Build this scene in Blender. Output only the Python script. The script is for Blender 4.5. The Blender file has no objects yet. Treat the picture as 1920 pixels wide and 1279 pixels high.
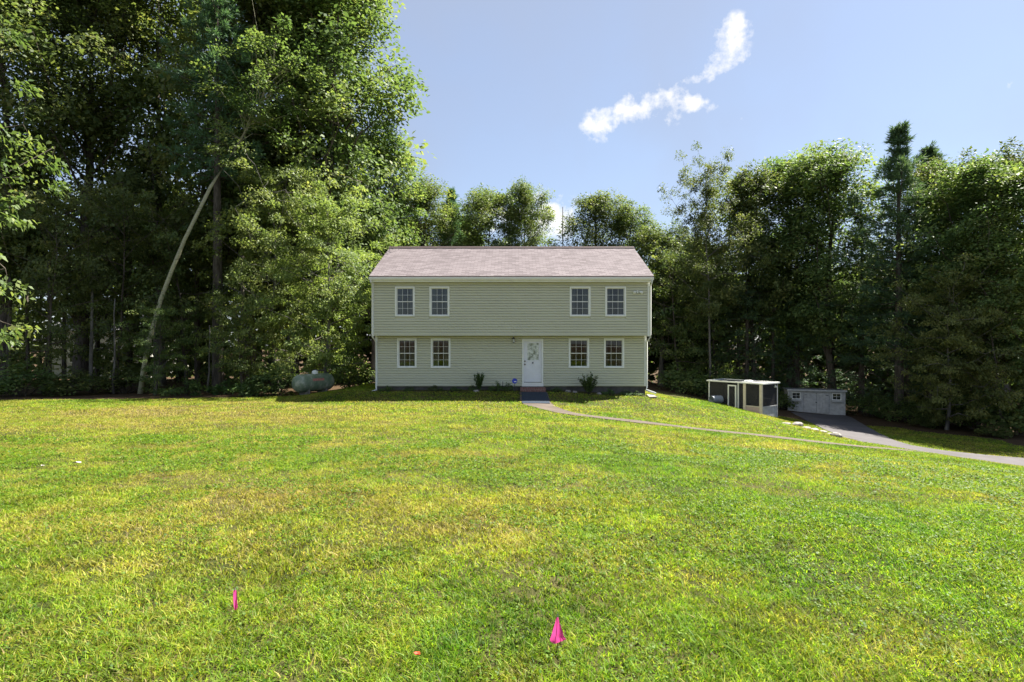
import bpy, math, random
import numpy as np
from mathutils import Vector

scene = bpy.context.scene
C = scene.collection
R = math.radians

# ------------------------------------------------------------------ camera
CAMZ = 1.55
cam_d = bpy.data.cameras.new('camera'); cam = bpy.data.objects.new('camera', cam_d); C.objects.link(cam)
cam.location = (0, 0, CAMZ); cam.rotation_euler = (R(90), 0, 0)
cam_d.sensor_width = 36; cam_d.lens = 19.5; cam_d.clip_end = 2000; cam_d.clip_start = .05
scene.camera = cam

# ------------------------------------------------------------------ sky and sun
SUN = Vector((.60, .37, .97)).normalized()
EL = math.asin(SUN.z); AZ = math.atan2(SUN.x, SUN.y)
world = bpy.data.worlds.new('World'); scene.world = world; world.use_nodes = True
wt = world.node_tree; wt.nodes.clear()
def wn(t, **k):
    n = wt.nodes.new(t)
    for a, b in k.items(): setattr(n, a, b)
    return n
wl = wt.links.new
sky = wn('ShaderNodeTexSky', sky_type='NISHITA', sun_disc=False, sun_elevation=EL, sun_rotation=AZ, altitude=100, air_density=1.0, dust_density=.5, ozone_density=2.2)
bg = wn('ShaderNodeBackground'); bg.inputs['Strength'].default_value = .058
wout = wn('ShaderNodeOutputWorld')
def wmath(op, a, b=None, clamp=False):
    n = wn('ShaderNodeMath', operation=op, use_clamp=clamp)
    for i, v in enumerate((a, b)):
        if v is None: continue
        if isinstance(v, (int, float)): n.inputs[i].default_value = v
        else: wl(v, n.inputs[i])
    return n.outputs[0]
tc = wn('ShaderNodeTexCoord')
nz = wn('ShaderNodeTexNoise'); nz.inputs['Scale'].default_value = 13; nz.inputs['Detail'].default_value = 8; nz.inputs['Roughness'].default_value = .62
wl(tc.outputs['Generated'], nz.inputs['Vector'])
nz2 = wn('ShaderNodeTexNoise'); nz2.inputs['Scale'].default_value = 40; nz2.inputs['Detail'].default_value = 6; nz2.inputs['Roughness'].default_value = .6
wl(tc.outputs['Generated'], nz2.inputs['Vector'])
def dirv(u, v):
    return Vector(((u-960)/1040, 1, (639.5-v)/1040)).normalized()
# fair-weather cloud puffs: (two ends of each puff as directions, half thickness, density)
CL = [((1125,232),(1180,200),20,1.0), ((1180,205),(1260,190),24,1.15), ((1255,190),(1330,192),15,.9), ((1105,235),(1150,225),12,.75), ((1285,152),(1340,128),10,.6),
      ((1335,130),(1362,95),15,.75), ((1362,100),(1372,68),24,.9), ((1385,112),(1395,118),12,.8), ((1385,225),(1420,216),6,.6),
      ((920,405),(1010,395),26,1.0), ((1000,400),(1050,405),26,1.1), ((1890,155),(1915,135),8,.45), ((2300,150),(2500,120),30,.9), ((-300,90),(-120,60),30,.9)]
cov = None
for a, b, th, den in CL:
    A = dirv(*a); B = dirv(*b); mid = (A+B)/2
    ax = (B-A).normalized(); half = (B-A).length/2; r = th/1040*mid.y*1.0
    sub = wn('ShaderNodeVectorMath', operation='SUBTRACT'); wl(tc.outputs['Generated'], sub.inputs[0]); sub.inputs[1].default_value = mid
    dt = wn('ShaderNodeVectorMath', operation='DOT_PRODUCT'); wl(sub.outputs[0], dt.inputs[0]); dt.inputs[1].default_value = ax
    ln = wn('ShaderNodeVectorMath', operation='LENGTH'); wl(sub.outputs[0], ln.inputs[0])
    d2 = wmath('MULTIPLY', ln.outputs['Value'], ln.outputs['Value']); a2 = wmath('MULTIPLY', dt.outputs['Value'], dt.outputs['Value'])
    perp = wmath('SUBTRACT', d2, a2)
    over = wmath('MAXIMUM', wmath('SUBTRACT', wmath('ABSOLUTE', dt.outputs['Value']), half), 0.0)
    dist = wmath('SQRT', wmath('ADD', wmath('MAXIMUM', perp, 0.0), wmath('MULTIPLY', over, over)))
    m = wmath('MULTIPLY', wmath('SUBTRACT', 1.0, wmath('DIVIDE', dist, r*1.9), True), den)
    cov = m if cov is None else wmath('MAXIMUM', cov, m)
n_ = wmath('ADD', wmath('MULTIPLY', wmath('SUBTRACT', nz.outputs['Fac'], .5), 2.2), wmath('MULTIPLY', wmath('SUBTRACT', nz2.outputs['Fac'], .5), 2.3))
c1 = wmath('ADD', cov, wmath('MULTIPLY', n_, 1.15))
c1 = wmath('MULTIPLY', wmath('SUBTRACT', c1, .3), 1.25, True)
c1 = wmath('MULTIPLY', c1, wmath('MULTIPLY', cov, 5.0, True), True)
# thin high veil
nz3 = wn('ShaderNodeTexNoise'); nz3.inputs['Scale'].default_value = 2.6; nz3.inputs['Detail'].default_value = 5
wl(tc.outputs['Generated'], nz3.inputs['Vector'])
veil = wmath('ADD', wmath('MULTIPLY', wmath('SUBTRACT', nz3.outputs['Fac'], .42), .8, True), .56, True)
mxv = wn('ShaderNodeMixRGB'); wl(veil, mxv.inputs[0]); wl(sky.outputs[0], mxv.inputs[1]); mxv.inputs[2].default_value = (2.1, 2.35, 2.95, 1)
mx = wn('ShaderNodeMixRGB'); wl(c1, mx.inputs[0]); wl(mxv.outputs[0], mx.inputs[1]); mx.inputs[2].default_value = (5., 4.95, 4.9, 1)
wl(mx.outputs[0], bg.inputs['Color']); wl(bg.outputs[0], wout.inputs['Surface'])

sun_d = bpy.data.lights.new('sun', 'SUN'); sun = bpy.data.objects.new('sun', sun_d); C.objects.link(sun)
sun_d.energy = 5.0; sun_d.angle = R(.53); sun_d.color = (1, .95, .86)
sun.rotation_euler = SUN.to_track_quat('Z', 'Y').to_euler(); sun.location = SUN*60

vs = scene.view_settings
vs.view_transform = 'Standard'; vs.look = 'None'; vs.gamma = 1; vs.use_curve_mapping = False
vs.exposure = 2.0
scene.cycles.max_bounces = 9; scene.cycles.transparent_max_bounces = 12; scene.cycles.diffuse_bounces = 5

# ------------------------------------------------------------------ terrain
def ss(a, b, x):
    t = np.clip((x-a)/(b-a), 0, 1); return t*t*(3-2*t)
EX = [-200,0,4,7,10,12,15,20,26,40,400]; EZ = [0,0,-.25,-.55,-.85,-1.14,-1.68,-2.15,-2.35,-2.4,-2.4]
def zg(x, y):
    x = np.asarray(x, float); y = np.asarray(y, float)
    z = -.044*np.clip(y, -30, 22.3)
    b = np.clip(y-22.3, 0, 60)
    left = -.035*b; right = -.004*b
    cen = .25*ss(22.3, 25.6, y)-.01*np.clip(y-26, 0, 60)
    wl_ = ss(-7, -11, x); wr = ss(6.5, 9, x)
    z = z+left*wl_+right*wr+cen*(1-wl_-wr)
    sh = 2.2*ss(19, 25, y)*(1-ss(9, 14, x))
    e = sum(np.interp(x-sh+o, EX, EZ) for o in (-1, -.5, 0, .5, 1))/5
    z = z+e*np.interp(y, [0, 3, 14, 20], [.3, .4, .8, 1])
    return z+.012*np.sin(x*1.3+.5*y)*np.sin(y*.9-.4*x)+.01*np.sin(x*.6)*np.cos(y*2.1)
def G(x, y): return float(zg(x, y))
def hit(u, v, dmin=2.2, dmax=60):
    d = np.linspace(dmin, dmax, 6000); a = (u-960)/1040; b = (v-639.5)/1040
    i = np.where((CAMZ-b*d) < zg(a*d, d))[0]
    k = d[i[0]] if len(i) else dmax
    return (a*k, k)
def vnoise(x, y, s, seed=0):
    x = np.asarray(x)/s+1000; y = np.asarray(y)/s+1000
    xi = np.floor(x).astype(np.int64); yi = np.floor(y).astype(np.int64); fx = x-xi; fy = y-yi
    fx = fx*fx*(3-2*fx); fy = fy*fy*(3-2*fy)
    def h(a, b):
        n = (a*374761393+b*668265263+seed*1442695041) & 0x7fffffff
        n = ((n ^ (n >> 13))*1274126177) & 0x7fffffff
        return ((n ^ (n >> 16)) & 0xffff)/65535.
    return (h(xi, yi)*(1-fx)+h(xi+1, yi)*fx)*(1-fy)+(h(xi, yi+1)*(1-fx)+h(xi+1, yi+1)*fx)*fy
def inpoly(x, y, P):
    x = np.asarray(x, float); y = np.asarray(y, float); r = np.zeros(x.shape, bool); n = len(P)
    for i in range(n):
        x1, y1 = P[i]; x2, y2 = P[(i+1) % n]
        if y1 == y2: continue
        c = ((y1 > y) != (y2 > y)) & (x < (x2-x1)*(y-y1)/(y2-y1)+x1)
        r ^= c
    return r

# ------------------------------------------------------------------ helpers
def tag(o, label=None, cat=None, group=None, kind=None):
    if label: o['label'] = label
    if cat: o['category'] = cat
    if group: o['group'] = group
    if kind: o['kind'] = kind
    return o
def empty(name, loc=(0,0,0), rz=0, label=None, cat=None, group=None):
    o = bpy.data.objects.new(name, None); C.objects.link(o); o.location = loc; o.rotation_euler = (0, 0, rz)
    o.empty_display_size = .2
    return tag(o, label, cat, group)
def link(name, me, parent=None, loc=None, rz=None):
    o = bpy.data.objects.new(name, me); C.objects.link(o)
    if parent is not None: o.parent = parent
    if loc is not None: o.location = loc
    if rz is not None: o.rotation_euler = (0, 0, rz)
    return o
class MB:
    def __init__(s): s.v = []; s.f = []; s.sm = []
    def face(s, pts, smooth=False):
        n = len(s.v); s.v += [tuple(p) for p in pts]; s.f.append(tuple(range(n, n+len(pts)))); s.sm.append(smooth); return s
    def hexa(s, p):     # 8 points: bottom 4 ccw, top 4 ccw
        n = len(s.v); s.v += [tuple(q) for q in p]
        for f in ((3,2,1,0),(4,5,6,7),(0,1,5,4),(1,2,6,5),(2,3,7,6),(3,0,4,7)):
            s.f.append(tuple(n+i for i in f)); s.sm.append(False)
        return s
    def box(s, x0, x1, y0, y1, z0, z1):
        return s.hexa([(x0,y0,z0),(x1,y0,z0),(x1,y1,z0),(x0,y1,z0),(x0,y0,z1),(x1,y0,z1),(x1,y1,z1),(x0,y1,z1)])
    def tube(s, pts, rads, n=6, cap=True):
        pts = [Vector(p) for p in pts]; k = len(pts)
        if isinstance(rads, (int, float)): rads = [rads]*k
        base = len(s.v)
        for i, p in enumerate(pts):
            t = (pts[min(i+1, k-1)]-pts[max(i-1, 0)]).normalized()
            a = t.cross(Vector((0, 0, 1)) if abs(t.z) < .9 else Vector((1, 0, 0))).normalized(); b = t.cross(a)
            for j in range(n):
                w = 2*math.pi*j/n; s.v.append(tuple(p+(a*math.cos(w)+b*math.sin(w))*rads[i]))
        for i in range(k-1):
            for j in range(n):
                s.f.append((base+i*n+j, base+i*n+(j+1) % n, base+(i+1)*n+(j+1) % n, base+(i+1)*n+j)); s.sm.append(True)
        if cap:
            s.f.append(tuple(base+j for j in range(n-1, -1, -1))); s.sm.append(False)
            s.f.append(tuple(base+(k-1)*n+j for j in range(n))); s.sm.append(False)
        return s
    def lathe(s, prof, n=20, axis='z', o=(0,0,0)):
        base = len(s.v); k = len(prof)
        for r, h in prof:
            for j in range(n):
                w = 2*math.pi*j/n; c, d = r*math.cos(w), r*math.sin(w)
                s.v.append((o[0]+c, o[1]+d, o[2]+h) if axis == 'z' else ((o[0]+h, o[1]+c, o[2]+d) if axis == 'x' else (o[0]+d, o[1]+h, o[2]+c)))
        for i in range(k-1):
            for j in range(n):
                s.f.append((base+i*n+j, base+i*n+(j+1) % n, base+(i+1)*n+(j+1) % n, base+(i+1)*n+j)); s.sm.append(True)
        return s
    def mesh(s, name, mat):
        me = bpy.data.meshes.new(name); me.from_pydata(s.v, [], s.f); me.materials.append(mat)
        me.polygons.foreach_set('use_smooth', s.sm); me.update(); return me
    def build(s, name, mat, parent=None, **k): return link(name, s.mesh(name, mat), parent, **k)
def np_mesh(name, V, F, mat, attrs=None, smooth=False):
    me = bpy.data.meshes.new(name); n, k = F.shape
    me.vertices.add(len(V)); me.vertices.foreach_set('co', np.ascontiguousarray(V, np.float32).ravel())
    me.loops.add(n*k); me.loops.foreach_set('vertex_index', np.ascontiguousarray(F, np.int32).ravel())
    me.polygons.add(n); me.polygons.foreach_set('loop_start', np.arange(0, n*k, k, dtype=np.int32))
    if smooth: me.polygons.foreach_set('use_smooth', np.ones(n, bool))
    for a, val in (attrs or {}).items():
        at = me.attributes.new(a, 'FLOAT', 'POINT'); at.data.foreach_set('value', np.ascontiguousarray(val, np.float32))
    me.update(calc_edges=True); me.materials.append(mat); return me

# ------------------------------------------------------------------ materials
class NT:
    def __init__(s, name):
        s.m = bpy.data.materials.new(name); s.m.use_nodes = True; s.t = s.m.node_tree; s.t.nodes.clear()
        s.out = s.t.nodes.new('ShaderNodeOutputMaterial')
    def n(s, t, ins=None, **k):
        n = s.t.nodes.new(t)
        for a, b in k.items(): setattr(n, a, b)
        for a, b in (ins or {}).items():
            if hasattr(b, 'is_linked'): s.t.links.new(b, n.inputs[a])
            else: n.inputs[a].default_value = b
        return n
    def noise(s, scale, detail=4, rough=.55, vec=None):
        i = {'Scale': scale, 'Detail': detail, 'Roughness': rough}
        if vec: i['Vector'] = vec
        return s.n('ShaderNodeTexNoise', i).outputs['Fac']
    def ramp(s, fac, stops):
        r = s.n('ShaderNodeValToRGB', {'Fac': fac}); e = r.color_ramp.elements
        while len(e) < len(stops): e.new(.5)
        for i, (p, c) in enumerate(stops): e[i].position = p; e[i].color = (*c, 1)
        return r.outputs['Color']
    def mix(s, f, a, b, bt='MIX'):
        n = s.n('ShaderNodeMixRGB', blend_type=bt)
        for k, v in ((0, f), (1, a), (2, b)):
            if hasattr(v, 'is_linked'): s.t.links.new(v, n.inputs[k])
            else: n.inputs[k].default_value = v if k == 0 else (*v, 1)
        return n.outputs[0]
    def math(s, op, a, b=0., clamp=False):
        n = s.n('ShaderNodeMath', operation=op, use_clamp=clamp)
        for k, v in ((0, a), (1, b)):
            if hasattr(v, 'is_linked'): s.t.links.new(v, n.inputs[k])
            else: n.inputs[k].default_value = v
        return n.outputs[0]
    def bsdf(s, col, rough=.6, spec=.3, bump=None, bs=.3, bd=.02, **k):
        i = {'Base Color': col if hasattr(col, 'is_linked') else (*col, 1), 'Roughness': rough, 'Specular IOR Level': spec}
        i.update(k)
        if bump is not None:
            i['Normal'] = s.n('ShaderNodeBump', {'Height': bump, 'Strength': bs, 'Distance': bd}).outputs[0]
        return s.n('ShaderNodeBsdfPrincipled', i).outputs[0]
    def done(s, sh): s.t.links.new(sh, s.out.inputs['Surface']); return s.m
    def obj(s): return s.n('ShaderNodeTexCoord').outputs['Object']
    def pos(s): return s.n('ShaderNodeNewGeometry').outputs['Position']
    def attr(s, a): return s.n('ShaderNodeAttribute', attribute_name=a).outputs['Fac']
def simple(name, col, rough=.6, spec=.3, var=.12, scale=6, bs=.15, bd=.01, metal=0):
    t = NT(name); p = t.pos(); f = t.noise(scale, 5, .6, p)
    a = tuple(c*(1-var) for c in col); b = tuple(min(1, c*(1+var)) for c in col)
    return t.done(t.bsdf(t.ramp(f, [(.3, a), (.7, b)]), rough, spec, t.noise(scale*6, 4, .6, p), bs, bd, Metallic=metal))

def mk_leaf(name, dark, light, warm, transl=.32, rough=.5):
    t = NT(name); a = t.attr('tint'); ob = t.n('ShaderNodeObjectInfo').outputs['Random']
    col = t.ramp(a, [(0, dark), (.6, light), (1, warm)])
    hs = t.n('ShaderNodeHueSaturation', {'Hue': t.math('ADD', t.math('MULTIPLY', ob, .035), .482), 'Saturation': 1.0, 'Value': t.math('ADD', t.math('MULTIPLY', ob, .5), 1.12), 'Color': col}).outputs[0]
    b = t.bsdf(hs, rough+.05, .22)
    tr = t.n('ShaderNodeBsdfTranslucent', {'Color': t.mix(1, hs, (1.3, 1.32, .75), 'MULTIPLY')}).outputs[0]
    return t.done(t.n('ShaderNodeMixShader', {0: transl, 1: b, 2: tr}).outputs[0])
M = {}
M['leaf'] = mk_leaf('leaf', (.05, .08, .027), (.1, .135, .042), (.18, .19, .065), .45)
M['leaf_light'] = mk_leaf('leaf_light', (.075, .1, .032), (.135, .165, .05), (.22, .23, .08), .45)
M['needle'] = mk_leaf('needle', (.04, .075, .04), (.07, .12, .058), (.1, .145, .06), .3, .6)
M['shrub_leaf'] = mk_leaf('shrub_leaf', (.03, .06, .018), (.06, .1, .024), (.12, .15, .035), .28)
def bark(name, a, b, sc=9):
    t = NT(name); p = t.pos(); mp = t.n('ShaderNodeMapping', {'Vector': p, 'Scale': (1, 1, .18)}).outputs[0]
    f = t.noise(sc, 7, .65, mp)
    return t.done(t.bsdf(t.ramp(f, [(.32, a), (.66, b)]), .9, .1, f, .8, .04))
M['bark'] = bark('bark', (.035, .028, .022), (.14, .12, .1))
M['bark_grey'] = bark('bark_grey', (.06, .055, .05), (.2, .185, .165))
def birch():
    t = NT('birch_bark'); p = t.pos(); mp = t.n('ShaderNodeMapping', {'Vector': p, 'Scale': (1, 1, 4)}).outputs[0]
    f = t.noise(4, 6, .65, mp); g = t.noise(2.2, 3, .5, p)
    c = t.ramp(f, [(.33, (.09, .075, .05)), (.48, (.38, .35, .245))])
    return t.done(t.bsdf(t.mix(t.math('MULTIPLY', g, .7), c, (.32, .33, .19)), .8, .2, f, .4, .02))
M['birch'] = birch()

def mk_ground():
    t = NT('ground'); p = t.pos(); lw = t.attr('lawn')
    n1 = t.noise(.35, 6, .6, p); n2 = t.noise(9, 6, .7, p); n3 = t.noise(60, 3, .6, p)
    lawn = t.mix(n2, (.022, .034, .007), (.06, .06, .018)); lawn = t.mix(t.math('MULTIPLY', t.math('SUBTRACT', n1, .42, True), 4., True), lawn, (.1, .08, .035))
    lawn = t.mix(t.math('MULTIPLY', t.math('SUBTRACT', n3, .52, True), 4., True), lawn, (.02, .025, .008))
    litter = t.ramp(t.noise(22, 6, .75, p), [(.3, (.02, .014, .009)), (.55, (.07, .045, .025)), (.75, (.15, .1, .055))])
    return t.done(t.bsdf(t.mix(lw, litter, lawn), .95, .08, n2, .9, .05))
M['ground'] = mk_ground()
def mk_grass():
    t = NT('grass'); a = t.attr('dry'); v = t.attr('val')
    col = t.ramp(a, [(0, (.055, .135, .012)), (.35, (.15, .23, .016)), (.65, (.25, .24, .036)), (1, (.265, .2, .085))])
    col = t.mix(1, col, t.n('ShaderNodeCombineColor', {'Red': v, 'Green': v, 'Blue': v}).outputs[0], 'MULTIPLY')
    b = t.bsdf(col, .55, .25)
    tr = t.n('ShaderNodeBsdfTranslucent', {'Color': t.mix(1, col, (1.3, 1.35, .7), 'MULTIPLY')}).outputs[0]
    return t.done(t.n('ShaderNodeMixShader', {0: .5, 1: b, 2: tr}).outputs[0])
M['grass'] = mk_grass()
def mk_pave(name, a, b, c):
    t = NT(name); p = t.pos(); f = t.noise(1.3, 6, .65, p); g = t.noise(70, 3, .7, p)
    col = t.mix(t.math('MULTIPLY', g, .6), t.ramp(f, [(.3, a), (.7, b)]), c)
    return t.done(t.bsdf(col, .9, .15, g, .5, .006))
M['path'] = mk_pave('path_concrete', (.085, .068, .054), (.15, .122, .1), (.055, .045, .036))
M['drive'] = mk_pave('drive_asphalt', (.08, .074, .075), (.125, .115, .117), (.06, .055, .055))
def mk_siding():
    t = NT('siding'); p = t.pos(); f = t.noise(.8, 4, .5, p); mp = t.n('ShaderNodeMapping', {'Vector': p, 'Scale': (1, 1, 14)}).outputs[0]; g = t.noise(3, 4, .6, mp)
    return t.done(t.bsdf(t.mix(g, t.ramp(f, [(.3, (.515, .51, .395)), (.7, (.56, .555, .43))]), (.485, .485, .37)), .55, .3, g, .1, .004))
M['siding'] = mk_siding()
M['white'] = simple('white_trim', (.74, .745, .7), .5, .35, .06, 3)
M['door_white'] = simple('door_white', (.72, .72, .74), .4, .4, .05, 4)
M['foundation'] = simple('foundation', (.085, .08, .072), .9, .1, .35, 3, .5, .02)
def mk_roof():
    t = NT('roof_shingle'); o = t.obj()
    br = t.n('ShaderNodeTexBrick', {'Vector': t.n('ShaderNodeMapping', {'Vector': o}).outputs[0], 'Color1': (.118, .096, .102, 1), 'Color2': (.26, .222, .232, 1), 'Mortar': (.1, .08, .08, 1), 'Scale': 1., 'Mortar Size': .012, 'Bias': .1, 'Brick Width': .33, 'Row Height': .14}).outputs['Color']
    f = t.noise(1.1, 5, .6, o); g = t.noise(50, 3, .6, o); h = t.noise(14, 3, .7, o)
    col = t.mix(t.math('MULTIPLY', f, .45), br, (.185, .163, .168)); col = t.mix(t.math('MULTIPLY', h, .3), col, (.12, .1, .1))
    return t.done(t.bsdf(col, .85, .2, g, .6, .01))
M['roof'] = mk_roof()
M['vent'] = simple('ridge_vent', (.07, .05, .05), .8, .2)
M['brick'] = simple('brick', (.2, .105, .092), .85, .15, .3, 14, .5, .01)
M['mortar'] = simple('mortar', (.33, .29, .26), .95, .1)
M['room'] = simple('room_wall', (.3, .29, .27), .9, .1)
M['curtain'] = simple('curtain', (.55, .54, .52), .9, .1)
M['black'] = simple('dark_metal', (.03, .03, .03), .5, .4)
M['brass'] = simple('aged_brass', (.16, .12, .06), .35, .5, metal=1)
def mk_glass(name, tint, lo):
    t = NT(name); fr = t.n('ShaderNodeFresnel', {'IOR': 1.5}).outputs[0]
    fac = t.math('ADD', t.math('MULTIPLY', fr, 1.0), lo, True)
    tr = t.n('ShaderNodeBsdfTransparent', {'Color': (*tint, 1)}).outputs[0]
    gl = t.n('ShaderNodeBsdfGlossy', {'Color': (.9, .92, .95, 1), 'Roughness': .03}).outputs[0]
    return t.done(t.n('ShaderNodeMixShader', {0: fac, 1: tr, 2: gl}).outputs[0])
M['glass'] = mk_glass('window_glass', (.6, .62, .62), .0)
def mk_artglass():
    t = NT('leaded_glass'); o = t.obj(); w = t.n('ShaderNodeTexVoronoi', {'Vector': o, 'Scale': 9., 'Randomness': 1.}, feature='DISTANCE_TO_EDGE').outputs['Distance']
    n = t.noise(7, 4, .6, o)
    col = t.ramp(n, [(.38, (.14, .16, .12)), (.5, (.5, .53, .48)), (.62, (.68, .7, .66))])
    col = t.mix(t.math('LESS_THAN', w, .012), col, (.25, .25, .22))
    return t.done(t.bsdf(col, .18, .6, w, .3, .01))
M['artglass'] = mk_artglass()
M['lamp_glass'] = simple('lamp_glass', (.5, .5, .46), .15, .6)
M['grey_paint'] = simple('weathered_white', (.42, .42, .41), .75, .2, .2, 5, .3)
M['shed_roof'] = simple('shed_roof', (.17, .17, .17), .85, .2, .3, 6)
M['cream'] = simple('cream_paint', (.62, .55, .42), .65, .3, .12, 6)
M['pinkboard'] = simple('bare_board', (.5, .39, .32), .8, .2, .15, 8)
M['screen'] = None
def mk_screen():
    t = NT('wire_screen'); tr = t.n('ShaderNodeBsdfTransparent').outputs[0]
    b = t.bsdf((.035, .035, .038), .7, .3)
    return t.done(t.n('ShaderNodeMixShader', {0: .72, 1: tr, 2: b}).outputs[0])
M['screen'] = mk_screen()
def mk_tank():
    t = NT('tank_paint'); o = t.obj(); f = t.noise(1.6, 6, .7, o); g = t.noise(9, 5, .7, o)
    c = t.ramp(f, [(.35, (.085, .145, .09)), (.5, (.19, .23, .16)), (.64, (.4, .41, .34))])
    c = t.mix(t.math('MULTIPLY', t.math('SUBTRACT', g, .55, True), 3., True), c, (.16, .18, .12))
    return t.done(t.bsdf(c, .5, .4, g, .15, .005))
M['tank'] = mk_tank()
M['tank_red'] = simple('tank_red_band', (.42, .17, .14), .6, .3, .3, 12)
M['stone'] = simple('field_stone', (.25, .23, .205), .9, .15, .3, 5, .5, .03)
M['blue_sign'] = simple('sign_blue', (.03, .05, .45), .4, .4)
_t = NT('flag_pink'); _b = _t.bsdf((.8, .06, .33), .5, .3); _r = _t.n('ShaderNodeBsdfTranslucent', {'Color': (.75, .08, .32, 1)}).outputs[0]
M['flag'] = _t.done(_t.n('ShaderNodeMixShader', {0: .55, 1: _b, 2: _r}).outputs[0])
M['wire'] = simple('flag_wire', (.12, .12, .12), .4, .5, metal=.8)
M['barrel'] = simple('barrel_blue', (.2, .22, .26), .45, .4, .15)
M['paper'] = simple('pale_scrap', (.7, .62, .6), .8, .2)
M['redleaf'] = simple('red_leaf', (.55, .07, .03), .6, .2)
M['flower'] = simple('white_petal', (.75, .75, .72), .7, .2)
M['pale_siding'] = simple('pale_siding', (.55, .54, .48), .7, .2)

# ------------------------------------------------------------------ the setting: ground, path, driveway
PATH_PX = [(1030,768),(1060,775),(1100,781),(1130,784),(1200,793),(1300,804),(1400,815),(1541,830),(1671,846)]
pc = [(.96, 24.85), (.96, 23.8), (.95, 22.8), (.98, 21.7)]+[hit(*p) for p in PATH_PX]+[(11.4, 15.5), (12.3, 16.6), (12.6, 17.1)]
def smooth_line(pts, n=90):
    P = np.array(pts, float)
    for _ in range(2):
        Q = P.copy(); Q[1:-1] = (P[:-2]+2*P[1:-1]+P[2:])/4; P = Q
    s = np.r_[0, np.cumsum(np.hypot(*np.diff(P, axis=0).T))]; t = np.linspace(0, s[-1], n)
    return np.stack([np.interp(t, s, P[:, 0]), np.interp(t, s, P[:, 1])], 1)
pl = smooth_line(pc)
tg = np.gradient(pl, axis=0); tg /= np.linalg.norm(tg, axis=1)[:, None]; nr = np.stack([-tg[:, 1], tg[:, 0]], 1)
wd = np.interp(np.arange(len(pl)), [0, 14, 24, 90], [.62, .6, .42, .36])
wd = wd+.05*(vnoise(np.arange(len(pl)), np.zeros(len(pl)), 2.5, 5)-.5)
PL_ = pl+nr*wd[:, None]; PR_ = pl-nr*wd[:, None]
PATH_POLY = [tuple(p) for p in PL_]+[tuple(p) for p in PR_[::-1]]
NEAR = [(26, 15.4), (20, 16.2), (16, 16.9), (13.5, 16.8), (12, 17.4), (12.2, 19.2), (12.96, 21.5), (13.9, 24), (14.9, 26.5), (16.3, 31), (17.6, 35)]
FAR = [(28, 21.3), (20.5, 22.1), (18.6, 22.2), (16.8, 21.8), (15.9, 22.6), (16.4, 24), (18, 27), (19.2, 30.3), (20.4, 33), (21.6, 34.8), (21.4, 35.7)]
nd = smooth_line(NEAR, 70); fd = smooth_line(FAR, 70)
DRIVE_POLY = [tuple(p) for p in nd]+[tuple(p) for p in fd[::-1]]
LAWN = [(-60, -12), (60, -12), (40, 3), (30, 20), (24, 25.8), (22, 29), (20.6, 30.3), (16, 30), (14.2, 33.5), (10.5, 35), (7, 34.5), (0, 34.5), (-6.5, 31.5), (-8.6, 30.5), (-10, 27.6), (-12, 26.2), (-16, 25.4), (-22, 24.6), (-30, 22.5), (-60, 18)]
def lawn_mask(x, y):
    j = 1.1*(vnoise(x, y, 1.7, 3)-.5); return inpoly(x+j, y+j, LAWN)
def strip(name, A, B, off, mat, m=5):
    V = []; F = []; n = len(A)
    for i in range(n):
        for j in range(m+1):
            t = j/m; x, y = A[i]*(1-t)+B[i]*t; V.append((x, y, G(x, y)+off))
    for i in range(n-1):
        for j in range(m):
            a = i*(m+1)+j; F.append((a, a+1, a+m+2, a+m+1))
    b = len(V)
    for i in range(n):
        for j, P in ((0, A), (m, B)): x, y = P[i]; V.append((x, y, G(x, y)-.12))
    for i in range(n-1):
        F.append((i*(m+1), (i+1)*(m+1), b+2*i+2, b+2*i)); F.append((i*(m+1)+m, b+2*i+1, b+2*i+3, (i+1)*(m+1)+m))
    me = bpy.data.meshes.new(name); me.from_pydata(V, [], F); me.materials.append(mat); me.update()
    return tag(link(name, me), kind='structure')
gx = np.r_[-400, -250, -150, -100, -75, -60, -50, -42, np.arange(-36, 36.1, .4), 42, 50, 60, 75, 100, 150, 250, 400]
gy = np.r_[-60, -30, -15, -8, np.arange(-4, 46.1, .4), 49, 53, 58, 64, 72, 82, 95, 120, 160, 220, 300, 450]
X, Y = np.meshgrid(gx, gy); Z = zg(X, Y); nx = len(gx)
lm = lawn_mask(X, Y).astype(float); lm[inpoly(X, Y, DRIVE_POLY)] = 0
idx = np.arange(X.size).reshape(X.shape)
F = np.stack([idx[:-1, :-1], idx[:-1, 1:], idx[1:, 1:], idx[1:, :-1]], -1).reshape(-1, 4)
tag(link('ground', np_mesh('ground', np.stack([X.ravel(), Y.ravel(), Z.ravel()], 1), F, M['ground'], {'lawn': lm.ravel()}, True)), kind='structure')
strip('garden_path', PL_, PR_, .02, M['path'], 3)
strip('driveway', nd, fd, .03, M['drive'], 8)

# ------------------------------------------------------------------ the house
F0, F1, BK = 25.4, 25.85, 33.1
XL, XR = -6.42, 6.30
ZS0, ZS1, ZT = -.53, 1.83, 4.24
HG = -.88
house = empty('house', (0, F1, HG), 0, 'sage green two storey house with an overhanging upper floor and white trim', 'house')
def HP(mb, name, mat, par=house):            # mesh in world coordinates under the house
    o = mb.build(name, mat, par); p = house.location; 
    o.matrix_parent_inverse.identity(); o.location = (-p.x, -p.y, -p.z) if par is house else (0, 0, 0); return o
K2, K1 = F0/1040, F1/1040
def wx(u, k): return (u-960)*k
def wz(v, k): return CAMZ-(v-639.5)*k
W2 = [(741,778),(805.5,843),(1068,1107),(1134.5,1173.5)]; W1 = [(745,781.5),(808,845),(1066,1104.5),(1132,1170)]
op2 = [(wx(a,K2), wx(b,K2), wz(593.5,K2), wz(537.5,K2)) for a, b in W2]
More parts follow.
